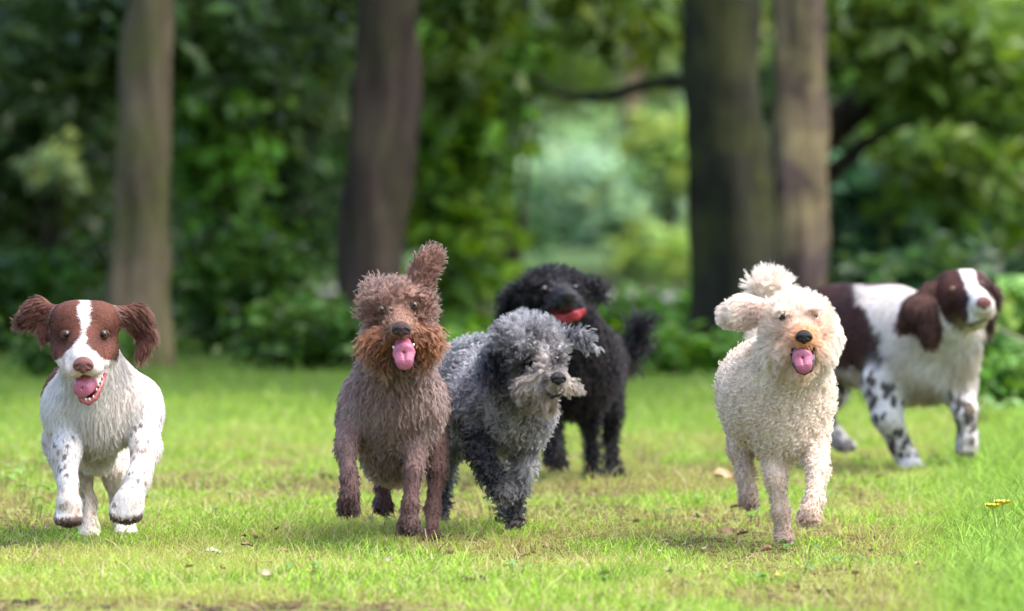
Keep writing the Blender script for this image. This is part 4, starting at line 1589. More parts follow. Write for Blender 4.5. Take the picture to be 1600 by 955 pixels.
    tongue(b, dog, [(630, 538, -.54, 13), (631, 552, -.575, 17), (632, 565, -.585, 14)], M_TONGUE)
    teeth(b, dog, [(615, 541, -.57), (646, 537, -.57)], 5, up=-1)
    mb = MB()
    c = b.P(640, 582, -.475)
    mb.ball(c, (3.2 * b.s, 1.0 * b.s, 4 * b.s), 12, 8)
    mb.build('collar_tag', M_STEEL, dog)
    sk.append((b.P(632, 560, -.575), .026))

    def lf(p):
        hx, hy = px_local(b, p, 621, 481, -.42)
        front = (p[:, 1] < b.d0 - .44)
        near = 1.2 * np.exp(-((hx + 25) ** 2 + (hy - 3) ** 2) / 220) + 1.2 * np.exp(-((hx - 26) ** 2 + (hy + 4) ** 2) / 220)
        nn = np.exp(-((hx - 6) ** 2 + (hy - 34) ** 2) / 420)
        return 1 - .75 * np.clip(near * front + nn * front, 0, 1)
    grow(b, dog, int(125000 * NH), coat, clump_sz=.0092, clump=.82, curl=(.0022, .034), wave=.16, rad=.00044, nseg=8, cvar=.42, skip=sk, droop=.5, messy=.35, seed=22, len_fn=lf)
    return b, dog


def build_grey_dog():
    b = Body(15.45, 818, 780)
    b.legk = 0.78
    T = dict(hl=.034, lift=.42)
    b.chain([(784, 632, -.22, 66), (760, 608, .02, 75), (740, 588, .28, 62)], 'torso', k=.045, flow=(-.3, .6, -.6), **T)
    b.cap((792, 655, -.22, 48), (770, 670, .0, 40), 'chest', k=.04, flow=(0, .2, -1), **T)
    b.chain([(808, 575, -.32, 54), (792, 620, -.22, 64)], 'neck', k=.05, flow=(0, .3, -1), **T)
    b.ell((745, 640, -.18), (40, 55, 50), 'torso', k=.03, flow=(0, .3, -1), **T)
    b.ell((835, 640, -.20), (30, 50, 46), 'torso', k=.03, flow=(0, .3, -1), **T)
    H = dict(hl=.042, lift=.55, dens=1.2)
    b.ell((823, 545, -.36), (60, 62, 52), 'head', k=.03, flow=(0, -.4, .8), **H)
    b.cap((846, 570, -.42, 34), (870, 590, -.53, 19), 'muzzle', k=.025, hl=.024, lift=.5, flow=(.1, .6, -.2))
    b.cap((858, 592, -.50, 23), (828, 606, -.46, 25), 'beard', k=.02, hl=.036, lift=.42, flow=(-.5, -.3, -.9))
    b.cap((872, 598, -.50, 19), (893, 603, -.46, 15), 'beard', k=.018, hl=.032, lift=.45, flow=(.7, -.2, -.6))
    b.cap((844, 605, -.42, 30), (852, 628, -.48, 18), 'jaw', k=.016, hl=.036, lift=.3, flow=(-.05, -.2, -1))
    b.ell((825, 545, -.46), (24, 14, 12), 'brow', k=.012, hl=.026, lift=.5, flow=(-.3, -.8, .4))
    b.ell((874, 545, -.44), (18, 14, 12), 'brow', k=.012, hl=.026, lift=.5, flow=(.4, -.7, .4))
    b.cut((858, 617, -.55, 5), (873, 613, -.545, 6))
    Ea = dict(hl=.03, lift=.5, dens=1.3)
    b.cap((786, 535, -.38, 19), (772, 562, -.38, 22), 'ear', k=.014, flat=(.6, -1, 0, 1.7), flow=(-.3, -.2, -1), **Ea)
    b.cap((772, 562, -.38, 22), (774, 582, -.39, 17), 'ear', k=.014, flat=(.6, -1, 0, 1.7), flow=(.2, -.2, -1), **Ea)
    b.cap((880, 525, -.34, 16), (908, 526, -.36, 17), 'ear', k=.014, flat=(0, -.7, .7, 1.6), flow=(1, -.1, .1), **Ea)
    b.cap((908, 526, -.36, 17), (924, 541, -.37, 12), 'ear', k=.012, flat=(.2, -.7, .5, 1.6), flow=(.6, -.2, -.8), **Ea)
    L = dict(hl=.022, lift=.6, dens=1.2)
    b.chain([(748, 668, -.24, 30), (746, 702, -.32, 25), (765, 738, -.38, 23), (778, 760, -.40, 22)], 'dark_leg', **L)
    leg(b, [(778, 760, -.40, 22), (786, 770, -.40, 21)], 'dark_leg', (787, 770, -.40, 23, 18, 17), 3, **L)
    b.chain([(826, 675, -.22, 34), (818, 728, -.20, 25), (808, 770, -.19, 20), (804, 800, -.18, 16)], 'foreleg', **L)
    leg(b, [(804, 800, -.18, 16), (803, 815, -.18, 15)], 'foreleg', (804, 816, -.20, 20, 24, 10), 4, **L)
    b.chain([(718, 640, .26, 46), (706, 700, .18, 26), (698, 745, .22, 17), (692, 785, .20, 15)], 'hindleg', **L)
    leg(b, [(692, 785, .20, 15), (690, 796, .18, 15)], 'hindleg', (690, 800, .16, 18, 22, 9), 3, **L)
    b.chain([(775, 650, .28, 44), (782, 705, .12, 24), (790, 760, .16, 16), (788, 800, .08, 14)], 'hindleg', **L)
    leg(b, [(788, 800, .08, 14), (788, 806, .06, 14)], 'hindleg', (788, 808, .05, 17, 22, 9), 3, **L)
    b.surface(.005)
    dog = empty('dog', b.base, 'curly silver grey dog with a cream beard and one black foreleg raised', 'dog', 'dogs running over the grass')

    def coat(p, w, rg):
        n = fbm(p * 36, 3)
        n2 = fbm(p * 14 + 5, 2)
        col = np.array((.32, .315, .335)) * (.35 + 1.15 * sstep(.25, .75, n) * 1.0)[:, None]
        col = paint(col, (.085, .085, .10), (rg['torso'] + .5 * rg['head']) * sstep(.52, .72, n2) * .6)
        col = paint(col, (.42, .41, .43), rg['head'] * sstep(.40, .70, n) * .5)
        col = paint(col, (.47, .385, .31), (rg['beard'] + rg['muzzle'] * .6) * sstep(.3, .5, n + .08) * .85)
        col = paint(col, (.40, .27, .15), rg['jaw'] * .7)
        hx, hy = px_local(b, p, 823, 545, -.36)
        for ex, ey in ((3, 21), (47, 18)):
            m = np.exp(-((hx - ex) ** 2 / 230 + (hy - ey) ** 2 / 150)) * (p[:, 1] < b.d0 - .38)
            col = paint(col, (.014, .013, .015), np.clip(m * 1.3, 0, 1))
        m = np.exp(-((hx - 46) ** 2 / 150 + (hy - 34) ** 2 / 110)) * rg['muzzle']
        col = paint(col, (.13, .11, .12), m * .8)
        ex, ey = px_local(b, p, 772, 562, -.38)
        col = paint(col, (.030, .030, .036), np.clip(rg['ear'] * 1.3, 0, 1) * (ex < 60) * sstep(-22, 0, ey) * .92)
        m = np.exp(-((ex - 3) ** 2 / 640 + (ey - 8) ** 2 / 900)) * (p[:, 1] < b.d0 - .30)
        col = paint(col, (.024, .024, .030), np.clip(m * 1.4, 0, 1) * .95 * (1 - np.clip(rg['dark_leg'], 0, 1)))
        col = paint(col, (.10, .10, .115), np.clip(rg['ear'] * 1.3, 0, 1) * (ex > 60) * .55)
        col = paint(col, (.024, .024, .030), np.clip(rg['dark_leg'] * 1.2, 0, 1) * .96)
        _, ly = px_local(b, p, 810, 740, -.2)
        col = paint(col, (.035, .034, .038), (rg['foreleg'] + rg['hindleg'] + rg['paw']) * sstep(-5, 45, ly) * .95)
        col = paint(col, (.075, .055, .05), rg['paw'] * sstep(.45, .6, n) * .6)
        cx, cy_ = px_local(b, p, 800, 680, -.2)
        m = np.exp(-(cx ** 2 / 900 + cy_ ** 2 / 1600)) * (rg['chest'] + rg['neck'] + .5 * rg['foreleg'])
        return paint(col, (.42, .36, .27), m * .6)

    sk = [eye(b, dog, 826, 566, 6.5, M_IRIS_DARK, (.25, -1, .05), sink=.4, lid=False), eye(b, dog, 869, 561, 5, M_IRIS_DARK, (.5, -1, .05), sink=.6, lid=False),
          nose(b, dog, 872, 591, 24, 21, M_NOSE_DARK, push=5, yaw=18)]
    mb = MB()
    mb.tube([b.P(855, 616, -.53), b.P(863, 620, -.555), b.P(872, 618, -.565), b.P(880, 612, -.55)], np.array([2, 3.6, 3.6, 2]) * b.s, 8)
    mb.build('lip', M_GUM, dog)
    sk.append((b.P(867, 618, -.57), .018))
    skin(b, dog, coat, mouth=(.03, .012, .014))
    def lf(p):
        hx, hy = px_local(b, p, 872, 592, -.5)
        ex, ey = px_local(b, p, 826, 566, -.45)
        front = (p[:, 1] < b.d0 - .42)
        return 1 - .75 * np.clip((np.exp(-(hx ** 2 + hy ** 2) / 300) + .95 * np.exp(-(ex ** 2 + ey ** 2) / 210)) * front, 0, 1)
    grow(b, dog, int(120000 * NH), coat, fluff=dict(head=.55, beard=.5, jaw=.4, muzzle=.5, ear=.6), clump_sz=.0100, clump=.84, curl=(.0042, .025), rad=.00046, nseg=10, cvar=.42, skip=sk, droop=.25, messy=.45, seed=23, len_fn=lf)
    return b, dog


def build_black_dog():
    b = Body(17.8, 748, 900)
    b.legk = 0.8
    T = dict(hl=.034, lift=.4)
    b.chain([(898, 575, -.24, 72), (905, 570, .04, 68), (915, 565, .28, 56)], 'torso', k=.045, flow=(0, .5, -.7), **T)
    b.chain([(872, 480, -.38, 48), (890, 545, -.26, 64)], 'neck', k=.05, flow=(0, .2, -1), **T)
    b.cap((900, 610, -.22, 44), (905, 605, .1, 38), 'chest', k=.04, flow=(0, .2, -1), **T)
    H = dict(hl=.030, lift=.6)
    b.ell((866, 460, -.40), (58, 54, 44), 'head', k=.025, flow=(0, .2, .9), **H)
    b.cap((876, 465, -.46, 27), (887, 466, -.56, 17), 'muzzle', k=.02, hl=.016, lift=.35, flow=(0, .8, .2))
    b.cap((876, 475, -.52, 19), (858, 492, -.48, 19), 'beard', k=.018, hl=.034, lift=.4, flow=(-.6, -.2, -.7))
    b.cap((892, 474, -.52, 17), (908, 480, -.48, 14), 'beard', k=.018, hl=.026, lift=.4, flow=(.6, -.2, -.7))
    b.cap((878, 490, -.42, 24), (880, 505, -.50, 14), 'jaw', k=.014, hl=.03, lift=.35, flow=(0, -.1, -1))
    b.ell((846, 442, -.465), (18, 14, 8), 'brow', k=.01, hl=.02, lift=.45, flow=(-.4, -.6, .3))
    b.ell((894, 440, -.465), (16, 14, 8), 'brow', k=.01, hl=.02, lift=.45, flow=(.4, -.6, .3))
    b.cut((862, 494, -.535, 8), (904, 488, -.54, 8))
    Ea = dict(hl=.034, lift=.45, dens=1.3)
    b.cap((820, 452, -.40, 16), (798, 468, -.36, 20), 'ear', k=.014, flat=(.4, -1, 0, 1.8), flow=(-.8, .1, -.5), **Ea)
    b.cap((798, 468, -.36, 20), (784, 498, -.33, 14), 'ear', k=.014, flat=(.4, -1, 0, 1.8), flow=(-.5, .2, -.9), **Ea)
    b.cap((812, 450, -.40, 8), (796, 444, -.38, 5), 'ear', k=.01, flow=(-1, .1, .2), hl=.03, lift=.3)
    b.cap((914, 446, -.40, 16), (936, 450, -.40, 17), 'ear', k=.014, flat=(-.3, -1, 0, 1.7), flow=(1, -.1, -.1), **Ea)
    b.cap((936, 450, -.40, 17), (940, 466, -.42, 13), 'ear', k=.012, flat=(-.3, -1, 0, 1.7), flow=(.3, -.1, -1), **Ea)
    L = dict(hl=.024, lift=.55, dens=1.1)
    b.chain([(866, 610, -.25, 32), (858, 655, -.33, 21), (864, 695, -.36, 18), (867, 712, -.37, 20)], 'foreleg', **L)
    leg(b, [(867, 712, -.37, 20), (868, 716, -.37, 20)], 'foreleg', (868, 718, -.37, 22, 18, 16), 3, **L)
    b.chain([(925, 605, -.22, 32), (922, 660, -.20, 20), (926, 710, -.17, 16), (926, 738, -.16, 16)], 'foreleg', **L)
    leg(b, [(926, 738, -.16, 16), (926, 744, -.17, 15)], 'foreleg', (927, 745, -.18, 19, 24, 10), 3, **L)
    b.chain([(942, 580, .24, 44), (955, 645, .08, 24), (954, 690, .10, 16), (957, 728, .0, 16)], 'hindleg', **L)
    leg(b, [(957, 728, .0, 16), (959, 738, -.02, 16)], 'hindleg', (960, 740, -.04, 21, 26, 11), 4, **L)
    b.chain([(872, 590, .24, 42), (866, 645, .14, 22), (868, 680, .2, 15), (866, 700, .2, 14)], 'hindleg', **L)
    leg(b, [(866, 700, .2, 14), (866, 704, .2, 14)], 'hindleg', (866, 706, .18, 17, 18, 13), 3, **L)
    b.chain([(950, 578, .36, 16), (974, 562, .40, 13), (992, 535, .42, 12), (1002, 505, .42, 8)], 'tail', k=.02, hl=.07, lift=.38, dens=3.2)
    b.surface(.005)
    dog = empty('dog', b.base, 'shaggy black dog behind the grey one, red tongue lolling to the side', 'dog', 'dogs running over the grass')

    def coat(p, w, rg):
        n = fbm(p * 40, 3)
        col = np.array((.0065, .0058, .0072)) * (.5 + 1.2 * n)[:, None]
        col = paint(col, (.020, .0135, .0135), (rg['torso'] + rg['neck'] + rg['chest']) * sstep(.4, .65, n) * .65)
        col = paint(col, (.035, .034, .04), rg['muzzle'] * .7)  # sheen on the muzzle put in as lighter grey fur
        return paint(col, (.045, .035, .03), rg['paw'] * sstep(.5, .65, n) * .6)

    sk = [eye(b, dog, 850, 452, 6, M_IRIS_DARK, (-.1, -1, .15), sink=.0, lid=False), eye(b, dog, 898, 449, 4.5, M_IRIS_DARK, (.15, -1, .05), sink=.9, lid=False),
          nose(b, dog, 888, 462, 23, 19, M_NOSE_DARK, push=4)]
    skin(b, dog, coat, mouth=(.16, .015, .02))
    tongue(b, dog, [(870, 496, -.53, 5), (884, 499, -.555, 7), (899, 494, -.575, 8), (911, 487, -.57, 5.5)], M_TONGUE_RED, thick=3.4)
    mb = MB()
    mb.tube([b.P(866, 500, -.52), b.P(876, 508, -.54), b.P(888, 507, -.545), b.P(900, 498, -.535)], np.array([2, 3.5, 3.5, 2]) * b.s, 8)
    mb.build('lip', M_GUM, dog)
    sk.append((b.P(888, 494, -.58), .022))
    sk.append((b.P(908, 489, -.58), .018))

    def lf(p):
        hx, hy = px_local(b, p, 888, 463, -.5)
        ex, ey = px_local(b, p, 850, 452, -.45)
        front = (p[:, 1] < b.d0 - .42)
        return 1 - .75 * np.clip((np.exp(-(hx ** 2 + hy ** 2) / 320) + .8 * np.exp(-(ex ** 2 + ey ** 2) / 130)) * front, 0, 1)
    grow(b, dog, int(85000 * NH), coat, mat=M_FUR_BLACK, clump_sz=.0105, clump=.88, curl=(.0042, .030), wave=.12, rad=.00052, nseg=8, skip=sk, droop=.4, messy=.4, seed=24, len_fn=lf)
    return b, dog


def build_cream_dog():
    b = Body(15.0, 844, 1225)
    b.legk = 0.66
    T = dict(hl=.029, lift=.36)
    b.chain([(1213, 613, -.22, 75), (1200, 608, .04, 73), (1188, 603, .30, 60)], 'torso', k=.045, flow=(-.1, .5, -.7), **T)
    b.cap((1228, 658, -.24, 58), (1215, 672, .05, 50), 'chest', k=.04, flow=(0, .2, -1), **T)
    b.chain([(1240, 560, -.32, 58), (1222, 600, -.24, 74)], 'neck', k=.05, flow=(0, .3, -1), **T)
    b.ell((1168, 636, -.18), (40, 60, 56), 'torso', k=.03, flow=(-.1, .3, -1), **T)
    b.ell((1266, 632, -.20), (32, 56, 58), 'torso', k=.03, flow=(.1, .3, -1), **T)
    H = dict(hl=.024, lift=.75, dens=1.4)
    b.ell((1247, 508, -.38), (58, 58, 54), 'head', k=.025, flow=(0, -.3, .8), **H)
    b.ell((1216, 545, -.38), (28, 40, 36), 'head', k=.03, flow=(-.4, -.1, -.7), **H)
    b.ell((1282, 545, -.38), (28, 40, 36), 'head', k=.03, flow=(.4, -.1, -.7), **H)
    b.cap((1252, 520, -.44, 30), (1255, 530, -.535, 20), 'muzzle', k=.022, hl=.014, lift=.5, flow=(0, .7, .3))
    b.cap((1244, 538, -.51, 17), (1228, 550, -.48, 18), 'beard', k=.018, hl=.02, lift=.5, flow=(-.6, -.1, -.6))
    b.cap((1266, 538, -.51, 17), (1281, 548, -.48, 18), 'beard', k=.018, hl=.02, lift=.5, flow=(.6, -.1, -.6))
    b.cap((1253, 555, -.40, 32), (1254, 582, -.485, 17), 'jaw', k=.014, hl=.022, lift=.4, flow=(0, -.1, -1))
    b.ell((1222, 484, -.465), (20, 14, 10), 'brow', k=.01, hl=.018, lift=.6, flow=(-.4, -.5, -.5))
    b.ell((1274, 482, -.465), (18, 14, 10), 'brow', k=.01, hl=.018, lift=.6, flow=(.4, -.5, -.5))
    b.cut((1240, 552, -.53, 6), (1268, 549, -.53, 6))
    b.cut((1253, 554, -.535, 10), (1255, 572, -.525, 9))
    Ea = dict(hl=.016, lift=.35, dens=1.9)
    b.cap((1188, 484, -.37, 20), (1160, 488, -.35, 27), 'flying_ear', k=.014, flat=(.35, -1, 0, 2.2), flow=(-1, 0, -.1), **Ea)
    b.cap((1160, 488, -.35, 27), (1140, 492, -.33, 22), 'flying_ear', k=.014, flat=(.35, -1, 0, 2.2), flow=(-1, 0, -.3), **Ea)
    b.cap((1298, 500, -.37, 14), (1304, 530, -.38, 18), 'ear', k=.014, flat=(1, -.5, 0, 1.7), flow=(.1, -.1, -1), **Ea)
    b.cap((1304, 530, -.38, 18), (1298, 556, -.385, 14), 'ear', k=.014, flat=(1, -.5, 0, 1.7), flow=(-.1, -.1, -1), **Ea)
    # tail plume carried over the back
    b.chain([(1186, 585, .36, 22), (1184, 500, .44, 16), (1186, 460, .42, 20)], 'tail', k=.02, hl=.03, lift=.6)
    b.chain([(1180, 446, .40, 19), (1203, 440, .38, 21), (1226, 446, .36, 15)], 'tail', k=.02, hl=.036, lift=.6, dens=1.6, flow=(.3, 0, .9))
    L = dict(hl=.015, lift=.4, dens=1.6)
    b.chain([(1156, 650, .16, 36), (1156, 700, .02, 27), (1166, 745, -.04, 20), (1169, 772, -.06, 18)], 'hindleg', **L)
    leg(b, [(1169, 772, -.06, 18), (1170, 784, -.06, 17)], 'hindleg', (1170, 784, -.06, 19, 16, 12), 3, **L)
    b.chain([(1206, 690, -.24, 36), (1212, 745, -.26, 24), (1220, 800, -.26, 19), (1224, 832, -.26, 16)], 'foreleg', **L)
    leg(b, [(1224, 832, -.26, 16), (1224, 838, -.27, 15)], 'foreleg', (1225, 840, -.285, 18, 24, 10), 4, **L)
    b.chain([(1272, 680, -.24, 36), (1278, 735, -.32, 25), (1272, 780, -.38, 21), (1265, 800, -.40, 20)], 'foreleg', **L)
    leg(b, [(1265, 800, -.40, 20), (1263, 806, -.40, 19)], 'foreleg', (1263, 806, -.40, 21, 16, 17), 3, **L)
    b.chain([(1235, 680, .2, 34), (1243, 730, .14, 18), (1246, 762, .16, 13), (1247, 772, .14, 14)], 'hindleg', **L)
    leg(b, [(1247, 772, .14, 14), (1247, 776, .13, 14)], 'hindleg', (1247, 776, .13, 15, 14, 10), 3, **L)
    b.surface(.005)
    dog = empty('dog', b.base, 'cream curly coated dog with orange muzzle running in front of the other spaniel', 'dog', 'dogs running over the grass')
    foot = b.P(1265, 825, -.4)[2]

    def coat(p, w, rg):
        n = fbm(p * 40, 3)
        col = np.array((.90, .755, .645)) * (.86 + .28 * n)[:, None]
        col = paint(col, (.87, .765, .67), (rg['head'] + rg['tail']) * .7)
        hx, hy = px_local(b, p, 1256, 527, -.5)
        m = np.exp(-(hx ** 2 / 1150 + (hy - 0) ** 2 / 800)) * (p[:, 1] < b.d0 - .38)
        m = np.clip(1.25 * m * (rg['muzzle'] + rg['beard'] + rg['jaw'] + .6 * rg['head'] + .6 * rg['brow']), 0, 1)
        col = paint(col, (.50, .19, .065), m * .95)
        m = rg['jaw'] * .55 + rg['beard'] * .25
        col = paint(col, (.52, .29, .12), m * 1.15)
        m = np.clip(rg['flying_ear'] * 1.2, 0, 1)
        ex, ey = px_local(b, p, 1172, 492, -.36)
        col = paint(col, (.66, .42, .36), m * np.exp(-((ex - 6) ** 2 / 420 + ey ** 2 / 420)) * .75)
        col = paint(col, (.66, .46, .30), m * sstep(5, 30, ey) * .55)
        for ex, ey, a_ in ((-34, -30, .9), (19, -33, .6)):
            m = np.exp(-((hx - ex) ** 2 / 150 + (hy - ey) ** 2 / 60)) * (p[:, 1] < b.d0 - .38)
            col = paint(col, (.36, .20, .13), m * a_ * .8)
        bx, by = px_local(b, p, 1175, 535, .1)
        col = paint(col, (.70, .48, .30), np.exp(-(bx ** 2 / 500 + by ** 2 / 400)) * rg['torso'] * .6)
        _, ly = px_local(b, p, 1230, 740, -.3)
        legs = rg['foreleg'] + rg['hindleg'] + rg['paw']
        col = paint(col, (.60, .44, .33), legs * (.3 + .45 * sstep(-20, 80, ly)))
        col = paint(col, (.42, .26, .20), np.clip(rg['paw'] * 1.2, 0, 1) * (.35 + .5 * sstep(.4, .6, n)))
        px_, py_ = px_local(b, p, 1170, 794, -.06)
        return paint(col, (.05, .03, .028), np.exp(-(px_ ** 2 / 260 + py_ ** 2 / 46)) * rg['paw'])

    sk = [eye(b, dog, 1223, 497, 5.6, M_IRIS_DARK, (.05, -1, .0), sink=.5, lid=False), eye(b, dog, 1274, 493, 4.2, M_IRIS_DARK, (.1, -1, .0), sink=.7, lid=False),
          nose(b, dog, 1256, 526, 26, 22, M_NOSE_DARK, push=4)]
    skin(b, dog, coat, mouth=(.05, .015, .018))
    tongue(b, dog, [(1253, 549, -.52, 14), (1254, 560, -.55, 15.5), (1256, 572, -.56, 13)], M_TONGUE)
    mb = MB()
    mb.tube([b.P(1236, 553, -.53), b.P(1240, 569, -.545), b.P(1247, 580, -.55), b.P(1257, 584, -.552), b.P(1267, 579, -.55), b.P(1271, 564, -.54), b.P(1271, 549, -.53)], np.array([2, 2.6, 3, 3, 3, 2.6, 2]) * b.s, 8)
    mb.build('lip', M_GUM, dog)
    sk += [(b.P(1254, 562, -.55), .026), (b.P(1255, 576, -.555), .016)]

    def lf(p):
        hx, hy = px_local(b, p, 1256, 527, -.5)
        front = (p[:, 1] < b.d0 - .42)
        m = np.exp(-(hx ** 2 + hy ** 2) / 300)
        for ex, ey in ((1222, 497), (1273, 494)):
            x, y = px_local(b, p, ex, ey, -.45)
            m = m + .75 * np.exp(-(x ** 2 + y ** 2) / 130)
        return 1 - .75 * np.clip(m * front, 0, 1)
    grow(b, dog, int(150000 * NH), coat, fluff=dict(head=.12, tail=.15, flying_ear=.1, ear=.2, muzzle=.1, beard=.3, jaw=.3, brow=.1), clump_sz=.0090, clump=.90, curl=(.0043, .0145), rad=.00043, nseg=12, cvar=.22, skip=sk, droop=.2, messy=.5, seed=25, len_fn=lf)
    return b, dog


def build_spaniel_side():
    b = Body(18.3, 732, 1400)
    b.chain([(1448, 538, -.10, 80), (1380, 524, .10, 79), (1312, 514, .36, 74)], 'torso', k=.045, hl=.016, lift=.2, flow=(-.6, .6, -.4))
    b.chain([(1450, 580, -.12, 52), (1390, 570, .10, 44), (1330, 560, .32, 40)], 'belly', k=.04, hl=.03, lift=.2, flow=(-.3, .3, -1))
    b.chain([(1482, 500, -.24, 50), (1458, 538, -.14, 66)], 'neck', k=.05, hl=.024, lift=.2, flow=(-.1, .2, -1))
    b.cap((1506, 518, -.24, 32), (1488, 588, -.17, 38), 'bib', k=.04, hl=.05, lift=.25, dens=1.4, flow=(.3, 0, -1))
    b.ell((1406, 575, -.08), (46, 54, 62), 'shoulder', k=.03, hl=.016, lift=.2, flow=(-.4, .3, -1))
    H = dict(hl=.007, lift=.16, flow=(-.5, .6, -.3))
    b.ell((1489, 464, -.28), (37, 45, 42), 'head', k=.02, **H)
    b.ell((1514, 447, -.30), (28, 28, 26), 'head', k=.02, **H)
    b.ell((1482, 496, -.27), (26, 32, 30), 'head', k=.02, **H)
    b.cap((1511, 466, -.33, 27), (1534, 474, -.485, 20), 'muzzle', k=.02, hl=.006, lift=.15, flow=(-.5, .8, -.1))
    b.cap((1517, 491, -.38, 18), (1523, 492, -.45, 16), 'muzzle', k=.012, hl=.007, lift=.15, flow=(-.5, .5, -.5))
    b.cap((1533, 485, -.38, 18), (1540, 486, -.46, 15), 'muzzle', k=.014, hl=.007, lift=.15, flow=(-.5, .5, -.5))
    b.cap((1514, 502, -.33, 16), (1532, 504, -.43, 10), 'jaw', k=.012, hl=.012, lift=.15, flow=(-.4, .4, -.8))
    Ea = dict(hl=.036, lift=.16, dens=1.6)
    b.cap((1456, 456, -.32, 20), (1432, 490, -.34, 30), 'ear', k=.016, flat=(.5, -1, 0, 2.2), flow=(-.55, -.05, -.8), **Ea)
    b.cap((1432, 490, -.34, 30), (1415, 505, -.33, 17), 'ear', k=.016, flat=(.5, -1, 0, 2.2), flow=(-.8, 0, -.5), **Ea)
    b.cap((1445, 488, -.35, 28), (1454, 520, -.35, 22), 'ear', k=.016, flat=(.4, -1, 0, 2.2), flow=(.05, -.05, -1), **Ea)
    b.cap((1528, 440, -.29, 18), (1550, 458, -.27, 15), 'ear', k=.014, flat=(-.4, -1, 0, 2.2), flow=(.6, 0, -.8), **Ea)
    b.cap((1550, 458, -.27, 15), (1556, 472, -.26, 10), 'ear', k=.014, flat=(-.4, -1, 0, 2.2), flow=(.4, 0, -.9), **Ea)
    b.cap((1543, 492, -.25, 16), (1543, 510, -.24, 14), 'ear', k=.012, flat=(-.4, -1, 0, 2.2), flow=(.1, 0, -1), **Ea)
    L = dict(hl=.010, lift=.2)
    b.chain([(1382, 600, -.10, 38), (1386, 650, -.14, 23), (1406, 695, -.10, 16), (1418, 718, -.08, 15)], 'foreleg', **L)
    leg(b, [(1418, 718, -.08, 17), (1424, 728, -.09, 16)], 'foreleg', (1426, 728, -.11, 20, 22, 11), 4, **L)
    b.chain([(1496, 600, -.16, 32), (1509, 646, -.22, 17), (1512, 676, -.22, 13.5), (1511, 692, -.22, 14)], 'foreleg', **L)
    leg(b, [(1511, 694, -.22, 16), (1510, 699, -.22, 15)], 'foreleg', (1510, 700, -.22, 17, 16, 12), 3, **L)
    b.chain([(1292, 560, .40, 52), (1296, 610, .34, 30), (1284, 650, .42, 17), (1305, 682, .36, 14)], 'hindleg', **L)
    leg(b, [(1305, 682, .36, 14), (1315, 692, .34, 14)], 'hindleg', (1320, 695, .33, 19, 16, 11), 3, **L)
    b.chain([(1268, 560, .34, 50), (1262, 620, .22, 28), (1252, 670, .30, 17), (1262, 716, .24, 15)], 'hindleg', **L)
    leg(b, [(1262, 716, .24, 15), (1264, 720, .22, 15)], 'hindleg', (1266, 722, .20, 18, 18, 10), 3, **L)
    b.surface(.0048)
    dog = empty('dog', b.base, 'brown and white spaniel at the far right turned sideways with its head raised', 'dog', 'dogs running over the grass')
    rs = np.random.RandomState(8)
    rv = b.regs(b.weights(b.V))
    sp = spots(b, (rv['foreleg'] + rv['hindleg']) > .5, 520, 3.2, 7.2, rs)
    DK = np.array((.042, .0155, .013))

    def coat(p, w, rg):
        col = np.tile(np.array(WHITE), (len(p), 1))
        n = fbm(p * 30, 3) - .5
        tx, ty = px_local(b, p, 1380, 520, .1)
        # dark saddle over the rear half, edge running down and forward
        edge = np.interp(ty, [-90, -70, -40, 0, 40, 80], [-10, -42, -34, -12, -8, -20])
        br = (1 - sstep(-5, 5, tx - edge + n * 26)) * (1 - sstep(52, 62, ty + n * 30))
        top = (1 - sstep(-77, -71, ty + n * 8)) * (1 - sstep(45, 60, tx))
        br = np.maximum(br, top) * (rg['torso'] + rg['belly'] + rg['shoulder'] + .8 * rg['hindleg'])
        head = rg['head'] + rg['muzzle'] + rg['jaw']
        hx, hy = px_local(b, p, 1490, 466, -.30)
        lb = np.interp(hy, [-46, -24, -3, 40, 60], [7, 14, 16, 15, 8])
        rb = np.interp(hy, [-46, -28, -5, 8], [31, 31, 47, 62])
        hb = np.maximum(1 - sstep(-2, 2, hx - lb - n * 6), sstep(-2, 2, hx - rb - n * 6) * (hy < 4)) * sstep(.4, .6, head)
        hb = np.maximum(hb, sstep(.3, .6, rg['ear']))
        hb = np.maximum(hb, sstep(.25, .5, rg['neck'] + rg['head']) * (hx < 2) * (1 - sstep(8, 20, hy)) * sstep(-62, -50, hx))
        br = np.maximum(br, hb)
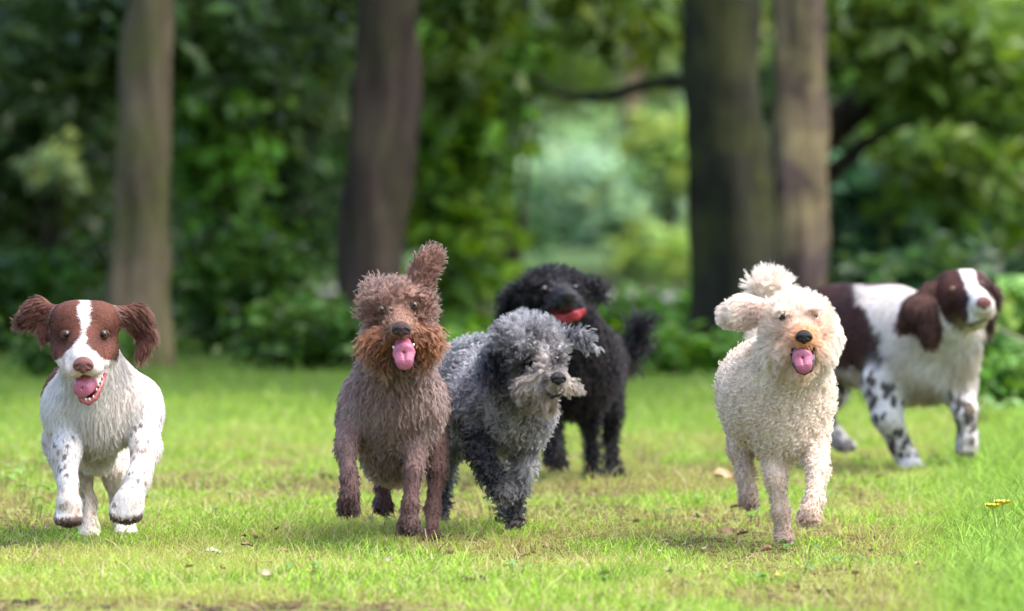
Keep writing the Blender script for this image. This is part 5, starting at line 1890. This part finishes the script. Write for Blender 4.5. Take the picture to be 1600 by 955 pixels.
        dk = DK * (1.15 - .5 * sstep(.4, .7, fbm(p * 24, 2)))[:, None]
        col = col * (1 - br[:, None]) + dk * br[:, None]
        col = paint(col, (.60, .38, .33), rg['muzzle'] * (1 - br) * sstep(6, 26, hy) * sstep(30, 45, hx) * .6)
        col = paint(col, (.60, .48, .22), rg['jaw'] * .75)
        cream = (rg['bib'] * .75 + rg['belly'] * .9 + .4 * rg['neck'] + .35 * rg['torso']) * sstep(.42, .6, fbm(p * 16 + 2, 2) + .12) * (1 - br)
        col = paint(col, (.44, .33, .19), cream * .8)
        col = paint(col, (.22, .15, .09), rg['belly'] * sstep(28, 50, ty - 40) * .7 * (1 - br))  # shading under the belly put into the coat colour
        col = paint(col, (.022, .014, .014), spot_mask(p, sp) * .92)
        far = rg['foreleg'] * sstep(90, 110, tx)
        col = paint(col, (.16, .11, .06), far * sstep(.42, .6, fbm(p * 40, 2)) * .6)
        return paint(col, (.05, .03, .025), rg['paw'] * ((tx < 0) + (tx > 90)) * .8 * sstep(.35, .55, fbm(p * 50, 2)))

    sk = [eye(b, dog, 1488, 453, 5.6, M_IRIS_AMBER, (.35, -1, .25), sink=.55), eye(b, dog, 1533, 444, 4.8, M_IRIS_AMBER, (.5, -1, .25), sink=.5),
          nose(b, dog, 1537, 473, 25, 21, M_NOSE_LIVER, yaw=28, tilt=-12)]
    skin(b, dog, coat)
    mb = MB()
    mb.tube([b.P(1506, 510, -.41), b.P(1516, 508, -.455), b.P(1528, 504, -.475), b.P(1540, 500, -.475), b.P(1551, 497, -.45)], np.array([1.6, 2.2, 2.4, 2.2, 1.6]) * b.s, 8)
    mb.build('lip', M_GUM, dog)
    grow(b, dog, int(100000 * NH), coat, clump_sz=.012, clump=.75, wave=.10, rad=.00050, nseg=6, skip=sk, droop=.45, messy=.22, seed=26)
    return b, dog

ground()
wood()
grass()
for f in (build_spaniel_running, build_brown_terrier, build_grey_dog, build_black_dog, build_cream_dog, build_spaniel_side):
    f()
litter()
